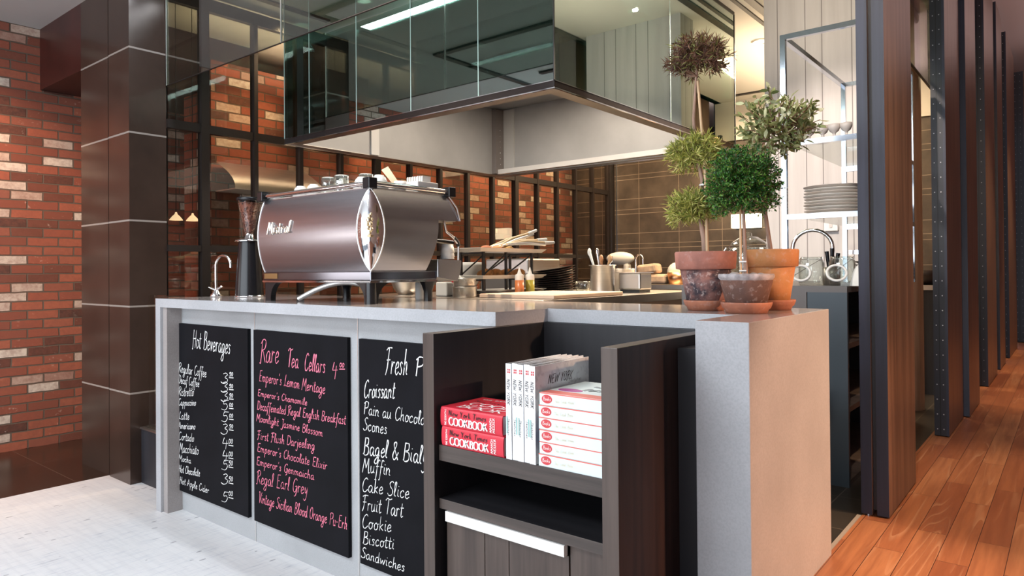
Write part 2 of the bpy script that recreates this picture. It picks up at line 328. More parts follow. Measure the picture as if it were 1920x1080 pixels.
# ------------------------------------------------------------------ lettering: single-stroke hand
SC = {
'a':"4;3.2 3.2 2 4 .7 3 .5 1.2 1.4 0 2.6 .8 3.2 3.2;3.2 3.4 3.2 1 3.8 .1 4.3 .5",'b':"3.8;.8 8 .6 4 .6 .5 1.8 0 3.2 1.2 3 3.2 1.8 4 .7 2.6",
'c':"3.3;2.9 3.2 2 4 .7 3 .6 1.2 1.6 0 3.2 .9",'d':"4;3.2 3.2 2 4 .6 2.8 .7 .8 1.6 0 2.8 1 3.4 8;3.4 8 3.2 2 3.4 .3 4 .3",
'e':"3.4;.6 1.9 2.6 2.4 2.6 3.6 1.7 4 .6 2.6 .7 .8 1.7 0 3.3 1",'f':"3;3.4 7.2 2.6 8 1.8 7 1.4 3 1 -2.6 .2 -3.4;.4 4 2.8 4.2",
'g':"4;3.2 3.2 2 4 .7 3 .6 1.2 1.5 .2 2.7 1.2 3.3 3.8 3 -1.6 1.8 -3.4 .3 -2.6 1.6 -.8 4 .6",'h':"3.9;.9 8 .7 0;.7 2 1.9 3.8 2.9 3.4 2.9 .8 3.8 .2",
'i':"1.8;.8 4 .8 .8 1.7 .3;.9 5.6 1.1 5.9",'j':"2;1.2 4 1.1 -2 .2 -3.6 -.8 -2.8;1.3 5.6 1.5 5.9",'k':"3.6;.8 8 .7 0;3 3.8 .9 1.9;.9 1.9 3.3 .1",
'l':"2;.8 2 1.7 7 1 8 .6 6 .7 .8 1.8 .3",'m':"5.6;.5 4 .6 0;.6 2.2 1.6 3.9 2.5 3 2.5 0;2.5 2.2 3.6 3.9 4.5 3 4.6 .6 5.5 .3",
'n':"3.8;.5 4 .6 0;.6 2.2 1.7 3.9 2.8 3 2.8 .7 3.7 .3",'o':"3.7;1.8 4 .6 2.8 .8 .7 1.8 0 3 1 3 3 1.8 4 2.4 3.4 3.8 3.6",
'p':"3.8;.8 4.2 .6 -3.8;.7 2.4 1.9 4 3.2 3 2.8 .8 1.6 0 .7 .8",'r':"3;.6 4 .7 0;.7 2.2 1.6 3.8 2.8 3.5",'s':"2.9;2.5 3.4 1.5 4 .8 3.2 2.3 1.5 1.8 .2 .4 .5",
't':"2.6;1.2 6.8 1 1 1.6 0 2.6 .6;.1 4.4 2.6 4.6",'u':"3.9;.6 4 .7 1 1.5 0 2.7 1 3.1 4;3.1 4 3.1 .8 3.9 .3",'v':"3.4;.5 4 1.5 0;1.5 0 3 4",
'w':"5;.5 4 1.3 0;1.3 0 2.5 3.2;2.5 3.2 3.4 0;3.4 0 4.6 4",'x':"3.4;.5 4 3 0;3 4 .4 0",'y':"3.7;.6 4 .9 1.4 1.9 1 3.1 4;3.1 4 2.4 -2 1 -3.6 -.1 -2.8",
'A':"5;0 0 2.4 8;2.4 8 4.6 0;1 2.8 4 2.8",'B':"4.8;1 8 .8 0;1 7.8 3.4 7.6 3.4 5 1 4.2;1 4.2 4 3.6 4.2 .8 2 -.2 .2 .6",'C':"4.6;4.2 7 3 8 1.2 6.4 .6 3 1.6 .2 3.2 .2 4.6 1.6",
'D':"5;1 8 .8 0;.2 7.6 2.6 7.8 4.6 5.6 4.4 2.2 2.4 .1 .3 .3",'E':"4.4;4 8 1 7.8;1 7.8 1 4.2 .8 .1;.8 .1 4.2 .2;1 4.2 3.4 4.4",'F':"4.4;0 7.2 1.8 8 4.6 8;2 8 1.6 2 .6 -.6;.6 4.2 3.6 4.4",
'G':"5;4.4 7 3 8 1.2 6.2 .7 2.6 1.8 .1 3.6 .6 4.2 3;2.8 3.2 4.8 3.2 4 -1.6 2.4 -2.6",'H':"5;1 8 .8 0 0 -.4;4.2 8 3.8 0;.4 4 4.6 4.2",'J':"3.6;3 8 2.8 0 1.6 -2.6 .2 -1.8;1.4 8 4 7.8",
'L':"4;1.6 6.6 2.4 8 1.6 5 1.2 .6 .2 .2 1.8 .8 4.2 0",'M':"6;0 -.4 1 8;1 8 2.8 2.2;2.8 2.2 4.6 8;4.6 8 5.2 0 6 .2",'O':"5;2.4 8 .6 5.4 .8 1.4 2.4 0 4.2 2 4 6.4 2.4 8",
'P':"4.4;1 7.6 .8 0;0 6.6 1.6 8 4 7.4 3.6 4.6 .9 3.8",'R':"4.8;1 7.6 .8 0 -.2 -.2;-.2 6.4 1.8 8 4 7.2 3.4 4.8 1 4.2;1 4.2 2.4 3.4 4.6 0",'S':"4.2;4 7.2 2.8 8 1.2 6.8 1.8 5 3.6 3 3.2 .6 1.2 0 0 1.2",
'T':"4.4;-.2 7 1.2 8.2 3.2 7.6 4.8 8.2;2.4 7.8 2 0",'V':"4.4;0 7.6 .8 8 1.6 0;1.6 0 4.4 8",'N':"5.2;.6 0 .8 8;.8 8 4 .2;4 .2 4.2 8",'W':"6.6;.2 8 1.4 0;1.4 0 3.2 6.4;3.2 6.4 4.6 0;4.6 0 6.2 8",
'Y':"4.6;.2 8 2.2 4.2;4.4 8 2.2 4.2 1.9 0",'K':"4.6;1 8 .8 0;4.2 8 1 3.8;1 3.8 4.6 0",'I':"2;1 8 1 0",'3':"3.8;.6 7.2 2 8 3 6.6 1.6 4.4 3.2 3 2.8 .2 1 -.8 -.6 .4",
'4':"4.2;1.2 8 .4 3.2;.4 3.2 4.2 3.6;3 6 2.7 -1.6",'5':"4;3.9 7.8 1.2 7.8;1.2 7.8 .9 4.6 2.6 4.8 3.4 2.6 2.2 -.4 -.2 .2",'0':"3.4;1.6 8 .5 5 .8 1 1.8 0 2.9 2 2.8 6.6 1.6 8",
'&':"5;4.6 0 1 6 1.8 7.8 2.8 6.6 .6 2 1.6 0 3 .6 4.6 3.4","'":"1.4;.8 8.2 .4 6.4",'-':"2.6;.3 2.8 2.2 3",'.':"1;.4 .1 .6 .3"}
RM = {'C':"7.2;6.5 6 5.5 7.5 3.8 8 1.6 6.8 .6 4 1.6 1.2 3.8 0 5.7 .5 6.7 2;6.5 7.9 6.5 5.9",'O':"7.6;3.8 8 1.3 6.8 .5 4 1.3 1.2 3.8 0 6.3 1.2 7.1 4 6.3 6.8 3.8 8",
'K':"7;1.4 8 1.4 0;.2 7.9 2.6 7.9;.2 .1 2.6 .1;5.6 7.8 1.5 3.4;2.8 4.8 6.6 .2;4.6 7.9 6.4 7.9;5.4 .1 7 .1",'B':"6;1.4 8 1.4 0;0 7.9 3.2 7.8 4.8 6.2 3.4 4.4 1.4 4.2;3 4.3 5.5 3.4 5.2 .8 3 .1 0 .1"}
def glyphs(text, font=SC):
    x = 0; out = []
    for ch in text:
        if ch == ' ': x += 3.0; continue
        d = font.get(ch) or SC.get(ch) or SC.get(ch.upper())
        parts = d.split(';'); adv = float(parts[0])
        for st in parts[1:]:
            a = [float(q) for q in st.split()]
            out.append([(x+a[i], a[i+1]) for i in range(0, len(a), 2)])
        x += adv + 0.35
    return out, x-0.35
def smooth_line(p, n=4):
    if len(p) < 3: return p
    q = [p[0]]+p+[p[-1]]; out = []
    for i in range(1, len(q)-2):
        for k in range(n):
            u = k/n; u2 = u*u; u3 = u2*u
            out.append(tuple(0.5*((2*q[i][j])+(-q[i-1][j]+q[i+1][j])*u+(2*q[i-1][j]-5*q[i][j]+4*q[i+1][j]-q[i+2][j])*u2+(-q[i-1][j]+3*q[i][j]-3*q[i+1][j]+q[i+2][j])*u3) for j in (0,1)))
    out.append(p[-1]); return out
def write(mb, text, u0, v0, u1, v1, h, to3, w, slant=0.12, nib=None, contrast=0.45, font=SC, jit=0.0):
    # lettering between (u0,v0) and (u1,v1), cap height h, laid on a surface by to3(u, v)
    gl, tot = glyphs(text, font); k = h/8.0; sx = (u1-u0)/tot; sl = (v1-v0)/tot
    for st in gl:
        ju = random.uniform(-jit, jit)*k; jv = random.uniform(-jit, jit)*k
        pts = smooth_line(st); P = [(u0+x*sx+y*k*slant+ju, v0+y*k+x*sl+jv) for x, y in pts]
        L = []; Rr = []
        for i, (a, b) in enumerate(P):
            i0 = max(i-1, 0); i1 = min(i+1, len(P)-1)
            dx = P[i1][0]-P[i0][0]; dy = P[i1][1]-P[i0][1]; d = math.hypot(dx, dy) or 1e-9
            dx /= d; dy /= d
            ww = w if nib is None else w*(1-contrast+contrast*abs(math.sin(math.atan2(dy, dx)-nib)))
            if nib is None: ww *= 0.8+0.3*math.sin(i*1.3+a*90)
            L.append(to3(a-dy*ww/2, b+dx*ww/2)); Rr.append(to3(a+dy*ww/2, b-dx*ww/2))
        mb.grid([L, Rr], False)

# ------------------------------------------------------------------ setting
ZF = 0.375          # raised kitchen and corridor floor
ZC = 1.255          # counter top
CE = 3.42
def terrazzo():
    m, t, p, out = nt('white_terrazzo'); v = coords(t)
    n = noise(t, coords(t, (60, 7, 1)), 1.0, 3, .6); n2 = noise(t, v, 1.1, 3)
    n3 = noise(t, coords(t, (3, 45, 1)), 1.0, 2)
    c = ramp(t, n, [(0.22,(.28,.29,.33)),(0.34,(.70,.71,.73)),(0.5,(.80,.80,.80))])
    vo = N(t, 'TexVoronoi'); t.links.new(coords(t, (26, 7, 1)), vo.inputs[0]); vo.inputs['Scale'].default_value = 1
    sp = mth(t, 'MULTIPLY', mth(t, 'LESS_THAN', vo.outputs['Distance'], .13), mth(t, 'GREATER_THAN', noise(t, v, 3.7, 2), .54))
    c = mixc(t, mth(t, 'MULTIPLY', sp, .8), c, (.16,.16,.19))
    c = mixc(t, mth(t, 'MULTIPLY', ramp(t, n3, [(0.45,(0,0,0)),(0.6,(1,1,1))]), .14), c, (.5,.5,.53))
    t.links.new(c, p.inputs['Base Color']); p.inputs['Roughness'].default_value = .35
    return m
def woodfloor():
    m, t, p, out = nt('oak_plank_floor'); v = coords(t, order='YXZ')
    b = N(t, 'TexBrick'); t.links.new(v, b.inputs[0]); b.offset = 0.37
    b.inputs['Scale'].default_value = 1; b.inputs['Brick Width'].default_value = 0.78; b.inputs['Row Height'].default_value = 0.098
    b.inputs['Mortar Size'].default_value = 0.0011; b.inputs['Color1'].default_value = (0,0,0,1); b.inputs['Color2'].default_value = (1,1,1,1); b.inputs['Mortar'].default_value = (0,0,0,1)
    pl = ramp(t, b.outputs[0], [(0,(.27,.092,.042)),(.3,(.33,.118,.052)),(.6,(.38,.145,.064)),(.85,(.45,.195,.090)),(1,(.30,.105,.047))])
    va = N(t, 'VectorMath', operation='MULTIPLY_ADD'); t.links.new(b.outputs[0], va.inputs[0]); va.inputs[1].default_value = (9,9,9); t.links.new(coords(t, (38,2.2,1)), va.inputs[2])
    g1 = noise(t, va.outputs[0], 1.0, 6, .62); g2 = noise(t, coords(t, (9,1.1,1)), 1.0, 2)
    rg = mth(t, 'FRACT', mth(t, 'MULTIPLY', noise(t, va.outputs[0], .16, 2, .4), 16.0))
    c = mixc(t, mth(t, 'MULTIPLY', ramp(t, g1, [(.38,(1,1,1)),(.62,(0,0,0))]), .45), pl, (.17,.052,.024))
    c = mixc(t, mth(t, 'MULTIPLY', ramp(t, rg, [(0,(1,1,1)),(.22,(0,0,0))]), mth(t, 'MULTIPLY', ramp(t, g2, [(.5,(0,0,0)),(.6,(1,1,1))]), .55)), c, (.55,.30,.17))
    c = mixc(t, b.outputs[1], c, (.04,.015,.01))
    t.links.new(c, p.inputs['Base Color']); p.inputs['Roughness'].default_value = .32
    bump(t, p, mth(t, 'SUBTRACT', mth(t, 'MULTIPLY', g1, .1), b.outputs[1]), .2, .002)
    return m
def plankwall(order_axis):
    m, t, p, out = nt('board_marked_concrete_'+order_axis); tc = N(t, 'TexCoord'); sp = N(t, 'SeparateXYZ'); t.links.new(tc.outputs['Object'], sp.inputs[0])
    c = sp.outputs['XYZ'.index(order_axis)]
    ln = lines(t, c, .30, (.05, .16), .006)
    n = noise(t, coords(t, (14,14,1)), 1.0, 5); n2 = noise(t, coords(t), 2.2, 3)
    a = ramp(t, n, [(0.3,(.50,.47,.46)),(0.7,(.62,.59,.58))]); a = mixc(t, mth(t, 'MULTIPLY', n2, .25), a, (.44,.42,.42))
    a = mixc(t, mth(t, 'MULTIPLY', ln, .75), a, (.12,.10,.10))
    t.links.new(a, p.inputs['Base Color']); p.inputs['Roughness'].default_value = .65
    bump(t, p, mth(t, 'SUBTRACT', mth(t, 'MULTIPLY', n, .2), ln), .5, .006)
    return m
def backtile():
    m, t, p, out = nt('brown_wall_tile'); tc = N(t, 'TexCoord'); sp = N(t, 'SeparateXYZ'); t.links.new(tc.outputs['Object'], sp.inputs[0])
    ln = mth(t, 'MAXIMUM', lines(t, sp.outputs[2], .46, (.31,.37,.05), .006), lines(t, sp.outputs[0], .567, (.065,), .006))
    n = noise(t, coords(t), 4, 6); a = ramp(t, n, [(.3,(.045,.033,.025)),(.7,(.105,.078,.056))])
    a = mixc(t, ln, a, (.29,.22,.16)); t.links.new(a, p.inputs['Base Color']); p.inputs['Roughness'].default_value = .45
    bump(t, p, mth(t, 'SUBTRACT', mth(t, 'MULTIPLY', n, .2), ln), .4, .004)
    return m
M_terr = terrazzo(); M_wood = woodfloor(); M_plankX = plankwall('X'); M_plankY = plankwall('Y'); M_tileback = backtile()
M_darkfloor = tilefloor('dark_floor_tile', (.035,.020,.014), 1.2, .6, .22, grout=(.12,.08,.06)); M_kfloor = tilefloor('kitchen_floor_tile', (.040,.034,.028), .42, .42, .3, grout=(.13,.11,.09))
M_ceil = flat('kitchen_ceiling_paint', (.70,.68,.62), .8); M_ceil2 = flat('lobby_ceiling_paint', (.55,.56,.55), .7); M_ceil3 = flat('corridor_ceiling_paint', (.52,.44,.43), .8)
M_bronze = flat('bronze_tile', (.055,.034,.026), .22, .25, .25, 2.5, spec=.6); M_joint = flat('pale_grout', (.30,.26,.23), .5)
M_red = flat('dark_red_lacquer', (.045,.010,.008), .3, 0, .3, 3); M_plaster = flat('warm_plaster', (.42,.30,.24), .8)

struct('floor', MB().box(-5.25,-0.9,-5,2.08,-.1,0), M_terr)
struct('floor', MB().box(-7.0,-5.25,-5,9,-.1,0), M_darkfloor)
struct('floor', MB().box(-5.5,-0.70,2.08,8.4,-.1,ZF), M_kfloor)
struct('floor', MB().box(-0.70,4.2,-5,15,-.1,ZF).box(-0.9,-0.70,-5,1.5,-.1,ZF), M_wood)
struct('trim', MB().box(-0.715,-0.70,2.66,3.15,ZF,ZF+.003), M_joint)
struct('wall_left', MB().box(-6.8,-6.6,-5,9,0,CE), M_brickX)
b = MB(); b.box(-5.96,-5.5,2.88,8.7,0,3.16)
w = struct('wall_kitchen_brick', b, [M_brickX, M_brickY])
for pl in w.data.polygons: pl.material_index = 1 if abs(pl.normal.y) > .5 else 0
struct('wall_back', MB().box(-5.5,-0.72,8.2,8.4,0,2.95), M_tileback)
struct('wall_back_upper', MB().box(-5.5,-0.72,8.17,8.4,2.95,CE), M_ceil)
struct('wall_end', MB().box(-6.6,-5.5,8.8,9,0,CE), M_plaster)
struct('wall_right', MB().box(4.0,4.2,-5,15,ZF,4.5), M_plaster)
struct('wall_far', MB().box(-0.75,4.0,14,14.2,ZF,4.5), M_red)
struct('wall_upper', MB().box(-0.80,-0.72,2.2,14,CE,4.5), M_ceil3)
w = struct('wall_plank', MB().box(-1.735,-0.86,5.07,5.3,ZF,CE), [M_plankX, M_plankY])
for pl in w.data.polygons: pl.material_index = 1 if abs(pl.normal.x) > .5 else 0
struct('ceiling', MB().box(-7.0,-0.72,2.2,9,CE,CE+.1), M_ceil)
struct('ceiling', MB().box(-7.0,-0.72,-5,2.2,CE,CE+.1), M_ceil2)
struct('ceiling', MB().box(-0.72,4.2,-5,14.2,4.4,4.5), M_ceil3)
# recessed lines in the ceilings
b = MB()
for x0, x1, y0, y1 in ((-4.66,-4.60,2.4,3.9),(-4.66,-2.2,3.86,3.92),(-1.90,-1.84,4.7,7.6),(-3.2,-1.84,7.86,7.92),(-1.98,-1.95,4.7,7.6)):
    b.box(x0,x1,y0,y1,CE-.012,CE)
struct('trim_1', b, M_trim)
b = MB()
for x0, x1, y0, y1 in ((-4.6,-0.9,1.2,1.26),(-4.6,-0.9,.75,.81),(-4.6,-4.54,-3,1.2),(-4.2,-1.3,.1,.16),(-4.2,-1.3,-.4,-.34)):
    b.box(x0,x1,y0,y1,CE-.02,CE)
struct('trim_2', b, M_trim)
b = MB()
for x0, x1, y0, y1 in ((-0.2,2.0,4.0,5.8),(-0.2,2.0,7.5,9.4)):
    b.box(x0,x1,y0,y1,4.28,4.4)
struct('trim_3', b, M_ceil3, bevel=.03)
# facade piers behind the viewpoint
for x in (-6.2,-4.2,-2.2,-.2,1.8,3.8):
    struct('wall_front', MB().box(x-.22,x+.22,-5.1,-4.95,0,CE), M_black)
# bronze clad pillar at the left end of the counter
b = MB(); b.box(-5.222,-4.892,1.995,2.24,0,CE); b.box(-5.73,-5.245,2.0,2.4,0,CE)
b.mi = 1
for z in (.604,1.184,1.76,2.351,2.921):
    b.box(-5.2225,-4.8915,1.9945,2.2405,z-.006,z+.006); b.box(-5.7305,-5.2445,1.9995,2.4,z-.006,z+.006)
b.mi = 2; b.box(-5.246,-5.221,2.03,2.4,0,CE)
struct('wall_pillar', b, [M_bronze, M_joint, M_black])
struct('wall_side', MB().box(-6.6,-5.73,2.0,3.4,2.92,CE), M_red)
# low dark upstand with glass between the pillar and the counter
struct('wall_low', MB().box(-4.89,-4.255,2.065,2.12,0,.362), M_blackwood)
b = MB(); b.box(-4.80,-4.255,2.075,2.085,.362,1.26)
struct('window_2', b, M_winglass)
struct('trim_4', MB().box(-4.89,-4.255,2.055,2.125,.362,.374), M_steel)

# added window frame, out of view, around the light for the machine's highlight
b = MB(); b.box(-6.6,-6.555,-2.28,-2.2,1.23,2.01); b.box(-6.6,-6.555,-.70,-.62,1.23,2.01); b.box(-6.6,-6.555,-2.2,-.70,1.93,2.01); b.box(-6.6,-6.555,-2.2,-.70,1.23,1.31)
struct('added_window', b, M_trim)
# steel framed glass wall
fr = MB(); XW = -4.89
for k in range(15):
    y = 2.505+.4*k; wd = .030 if k in (0,4,9,14) else .016
    fr.box(XW-.03, XW+.03, y-wd, y+wd, ZF, 3.35)
for z, h in ((3.35,.045),(2.445,.03),(1.58,.022),(.42,.04)):
    fr.box(XW-.025, XW+.025, 2.24, 8.2, z-h, z+h)
win = struct('window_1', fr, M_frame)
obj('glass_pane', MB().box(XW-.004, XW+.004, 2.25, 8.19, .42, 3.33), M_winglass, win)
struct('trim_5', MB().box(-4.92,-4.84,8.10,8.2,ZF,CE), M_frame)
struct('trim_6', MB().box(-4.81,-4.795,8.185,8.2,ZF,2.95), M_chrome)

# hanging glass smoke screens
g = 'hanging glass smoke screens'
xs = (-4.885,-3.487,-2.09,-.80)
for i in range(3):
    t_ = thing('glass_screen', ('frameless glass sheet hung from the ceiling beside the bronze pillar','frameless glass sheet hung from the ceiling ahead of the cooker hood','frameless glass sheet hung from the ceiling over the counter end')[i], 'glass screen', ((xs[i]+xs[i+1])/2,2.24,2.707), g)
    obj('pane', MB().box(xs[i]+.006, xs[i+1]-.006, 2.236, 2.244, 2.707, CE-.01), M_screenglass, t_)
    obj('edge_strip', MB().box(xs[i]+.002, xs[i]+.0055, 2.234, 2.246, 2.705, CE), M_bright_metal, t_)
    obj('lower_edge', MB().box(xs[i]+.006, xs[i+1]-.003, 2.235, 2.245, 2.703, 2.7068), M_trim, t_)
t_ = thing('glass_screen', 'frameless glass sheet hung from the ceiling behind the wooden screens', 'glass screen', (-.80,4.6,2.707), g)
obj('pane', MB().box(-.806,-.798,2.25,7.0,2.707,CE-.01), M_screenglass, t_)
obj('edge_strip', MB().box(-.808,-.796,2.25,7.0,2.700,2.709), M_trim, t_)

# ------------------------------------------------------------------ counter
ct = thing('counter', 'long grey concrete service counter with chalkboards on its front', 'counter', (-2.5,2.2,0))
b = MB()
poly = [(-4.247,1.877),(-1.597,1.877),(-1.582,2.17),(-.846,2.17),(-.846,2.68),(-4.247,2.68)]
b.prism([(x,y,1.2045) for x,y in poly], (0,0,ZC-1.2045))
w = obj('worktop', b, [M_conc, M_conc_top], ct)
for pl in w.data.polygons: pl.material_index = 1 if pl.normal.z > .5 else 0
obj('end_panel', MB().box(-4.247,-4.187,1.877,2.68,0,1.2045), M_conc, ct)
obj('inner_leg', MB().box(-4.185,-4.135,1.892,1.99,0,1.2045), concrete('warm_concrete', (.33,.30,.29)), ct)
for x0, x1 in ((-4.135,-3.340),(-3.335,-2.495),(-2.490,-1.635)):
    obj('front_panel', MB().box(x0,x1,1.981,2.01,0,1.2045), M_conc_panel, ct)
for x in (-4.1365,-3.3375,-2.4925): obj('joint_strip', MB().box(x-.002,x+.002,1.9785,1.9805,0,1.2045), M_bright_metal, ct)
w = obj('end_block', MB().box(-.846,-.69,1.873,2.66,0,ZC), [M_conc, M_conc_top], ct, bevel=.002)
for pl in w.data.polygons: pl.material_index = 1 if pl.normal.z > .5 else 0
obj('back_panel', MB().box(-4.187,-.85,2.60,2.64,ZF,1.2045), M_black, ct)

# chalkboards
B1 = [('Hot Beverages', -3.9715, 0.9746, -3.5525, 0.9633, 0.104), ('Regular Coffee', -4.1395, 0.8169, -3.81, 0.8153, 0.0573), ('Decaf Coffee', -4.1402, 0.7525, -3.894, 0.7521, 0.0496), ('Ristretto', -4.1422, 0.675, -3.9589, 0.6946, 0.0573), ('Cappuccino', -4.1413, 0.62, -3.9338, 0.642, 0.042), ('Latte', -4.1402, 0.5379, -4.0105, 0.5526, 0.0474), ('Americano', -4.1425, 0.4811, -3.941, 0.5054, 0.042), ('Cortado', -4.1416, 0.4169, -3.9573, 0.431, 0.0492), ('Macchiato', -4.132, 0.3447, -3.9047, 0.3661, 0.0573), ('Mocha', -4.1396, 0.2943, -3.9945, 0.3006, 0.037), ('Hot Chocolate', -4.1418, 0.2251, -3.8898, 0.244, 0.0451), ('Hot Apple Cider', -4.1336, 0.162, -3.7887, 0.1676, 0.0409), ('3', -3.6416, 0.8037, -3.574, 0.8066, 0.0528), ('3', -3.642, 0.7544, -3.5744, 0.7578, 0.0528), ('3', -3.6425, 0.7051, -3.5749, 0.709, 0.0528), ('5', -3.643, 0.6558, -3.5754, 0.6603, 0.0528), ('5', -3.6435, 0.5924, -3.5759, 0.5976, 0.0528), ('3', -3.6442, 0.5255, -3.5766, 0.5314, 0.0528), ('4', -3.6431, 0.4494, -3.5775, 0.4557, 0.0531), ('4', -3.6437, 0.3812, -3.5781, 0.3881, 0.053), ('5', -3.6442, 0.3281, -3.5786, 0.3356, 0.0531), ('3', -3.6449, 0.2523, -3.5793, 0.2606, 0.053), ('5', -3.6458, 0.1537, -3.5802, 0.1631, 0.0531), ('50', -3.5643, 0.8457, -3.5246, 0.8478, 0.0195), ('50', -3.5649, 0.7817, -3.5252, 0.7843, 0.0195), ('50', -3.5654, 0.7309, -3.5256, 0.7338, 0.0195), ('00', -3.5658, 0.6802, -3.5261, 0.6834, 0.0194), ('00', -3.5664, 0.6218, -3.5266, 0.6254, 0.0194), ('50', -3.5669, 0.564, -3.5272, 0.568, 0.0195), ('00', -3.573, 0.4803, -3.5301, 0.4852, 0.024), ('00', -3.5736, 0.4113, -3.5307, 0.4167, 0.024), ('50', -3.5741, 0.3626, -3.5312, 0.3684, 0.024), ('50', -3.5749, 0.2764, -3.532, 0.2828, 0.024), ('00', -3.5756, 0.1977, -3.5327, 0.2046, 0.024)]
B2 = [('Rare', -3.2598, 0.9451, -3.0897, 0.9484, 0.1189), ('Tea', -3.0151, 0.9396, -2.9232, 0.9395, 0.0885), ('Cellars', -2.8728, 0.9338, -2.711, 0.9329, 0.0831), ('4', -2.6607, 0.9254, -2.6178, 0.9263, 0.065), ('00', -2.6013, 0.9715, -2.5677, 0.9725, 0.0187), ("Emperor's Lemon Meritage", -3.2692, 0.8453, -2.71, 0.8377, 0.0562), ("Emperor's Chamomile", -3.282, 0.768, -2.8515, 0.7678, 0.0344), ('Decaffeinated Regal English Breakfast', -3.2887, 0.6964, -2.5592, 0.7159, 0.0464), ('Moonlight Jasmine Blossom', -3.2953, 0.6372, -2.7316, 0.6369, 0.0399), ('First Flush Darjeeling', -3.2889, 0.544, -2.7941, 0.5657, 0.0464), ("Emperor's Chocolate Elixir", -3.2895, 0.4819, -2.6987, 0.4878, 0.0443), ("Emperor's Genmaicha", -3.2967, 0.4115, -2.801, 0.4232, 0.0429), ('Regal Earl Grey', -3.2976, 0.3164, -2.8513, 0.3429, 0.0679), ('Vintage Sicilian Blood Orange Pu-Erh', -3.279, 0.2203, -2.5536, 0.2451, 0.057)]
B3 = [('Fresh', -2.2899, 0.9692, -2.1504, 0.9727, 0.1095), ('Pastries', -2.1042, 0.9746, -1.8171, 0.979, 0.0789), ('Croissant', -2.4322, 0.8499, -2.2305, 0.8684, 0.0789), ('Pain au Chocolat', -2.4329, 0.7788, -2.0268, 0.7801, 0.0564), ('Scones', -2.4371, 0.7084, -2.2793, 0.7104, 0.0565), ('Bagel & Bialy', -2.4382, 0.6012, -2.0357, 0.6238, 0.0768), ('Muffin', -2.4425, 0.525, -2.2597, 0.5395, 0.0621), ('Cake Slice', -2.4486, 0.4382, -2.1431, 0.4651, 0.0622), ('Fruit Tart', -2.4494, 0.3568, -2.1829, 0.3804, 0.0678), ('Cookie', -2.4502, 0.2777, -2.2556, 0.302, 0.0622), ('Biscotti', -2.4456, 0.2089, -2.2401, 0.2343, 0.0565), ('Sandwiches', -2.4568, 0.1464, -2.1742, 0.1569, 0.0476)]
YB = 1.962
for x0, x1, L, m, lab in ((-4.1535,-3.3785,B1,M_chalkw,'black chalkboard listing hot beverages and prices in white chalk'),(-3.321,-2.545,B2,M_chalkp,'black chalkboard of rare teas written in pink chalk'),(-2.463,-1.70,B3,M_chalkw,'black chalkboard of fresh pastries in white chalk beside the bookcase')):
    t_ = thing('chalkboard', lab, 'chalkboard', ((x0+x1)/2, YB+.009, .119), 'menu chalkboards on the counter front')
    obj('board', MB().box(max(x0,-4.134) if x0 < -4 else x0, x1, YB, YB+.0185, .119, 1.107), M_chalkboard, t_)
    for tx, u0, v0, u1, v1, h in L:
        b = MB()
        write(b, tx, u0, v0, u1, v1, h, lambda u, v: (u, YB-.0012, v), .0040 if h < .07 else .0054, slant=.16, jit=.12)
        if tx in ('50','00'): b.grid([[(u0, YB-.0012, v0-.008), (u1+.006, YB-.0012, v0-.005)], [(u0, YB-.0012, v0-.012), (u1+.006, YB-.0012, v0-.009)]], False)
        obj('chalk_line', b, m, t_)

# ------------------------------------------------------------------ bookcase
M_innerwood = wood('shaded_interior', (.006,.006,.008), (.014,.013,.016), 'Z', .5)  # inner faces coloured darker to carry the shade inside the case
M_innershelf = wood('shaded_shelf_top', (.008,.008,.010), (.018,.017,.020), 'X', .5)  # shelf tops and undersides darkened for the same inner shade
bc = thing('bookcase', 'dark walnut open bookcase set into the counter front', 'bookcase', (-1.27,1.9,0))
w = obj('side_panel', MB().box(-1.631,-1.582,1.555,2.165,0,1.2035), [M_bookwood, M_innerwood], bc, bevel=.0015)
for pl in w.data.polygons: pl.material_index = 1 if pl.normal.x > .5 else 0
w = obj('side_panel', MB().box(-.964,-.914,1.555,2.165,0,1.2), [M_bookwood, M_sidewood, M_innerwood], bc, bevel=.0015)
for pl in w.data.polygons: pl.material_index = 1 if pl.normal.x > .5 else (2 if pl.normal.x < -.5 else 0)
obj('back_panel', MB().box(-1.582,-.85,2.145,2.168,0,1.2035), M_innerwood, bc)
obj('gap_shade', MB().box(-.913,-.848,1.90,2.14,0,1.17), M_black, bc)  # black strip put in for the dark gap beside the end block
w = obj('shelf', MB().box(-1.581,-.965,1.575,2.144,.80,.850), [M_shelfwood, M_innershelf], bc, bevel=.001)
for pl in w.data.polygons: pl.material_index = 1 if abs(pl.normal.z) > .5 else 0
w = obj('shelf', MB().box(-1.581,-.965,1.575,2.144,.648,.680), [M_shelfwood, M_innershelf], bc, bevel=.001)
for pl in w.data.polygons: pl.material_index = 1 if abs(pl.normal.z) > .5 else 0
dr = obj('door', MB().box(-1.562,-1.404,1.590,1.61,.06,.612).box(-1.401,-1.309,1.590,1.61,.06,.612).box(-1.306,-1.094,1.590,1.61,.06,.612), M_bookwood, bc)
obj('handle', MB().box(-1.552,-1.098,1.572,1.5895,.614,.645), flat('white_aluminium', (.90,.89,.86), .4), dr)
obj('lower_panel', MB().box(-1.090,-.965,1.592,1.61,.04,.645), M_bookwood, bc)
obj('plinth', MB().box(-1.58,-.966,1.62,1.65,0,.06), M_black, bc)

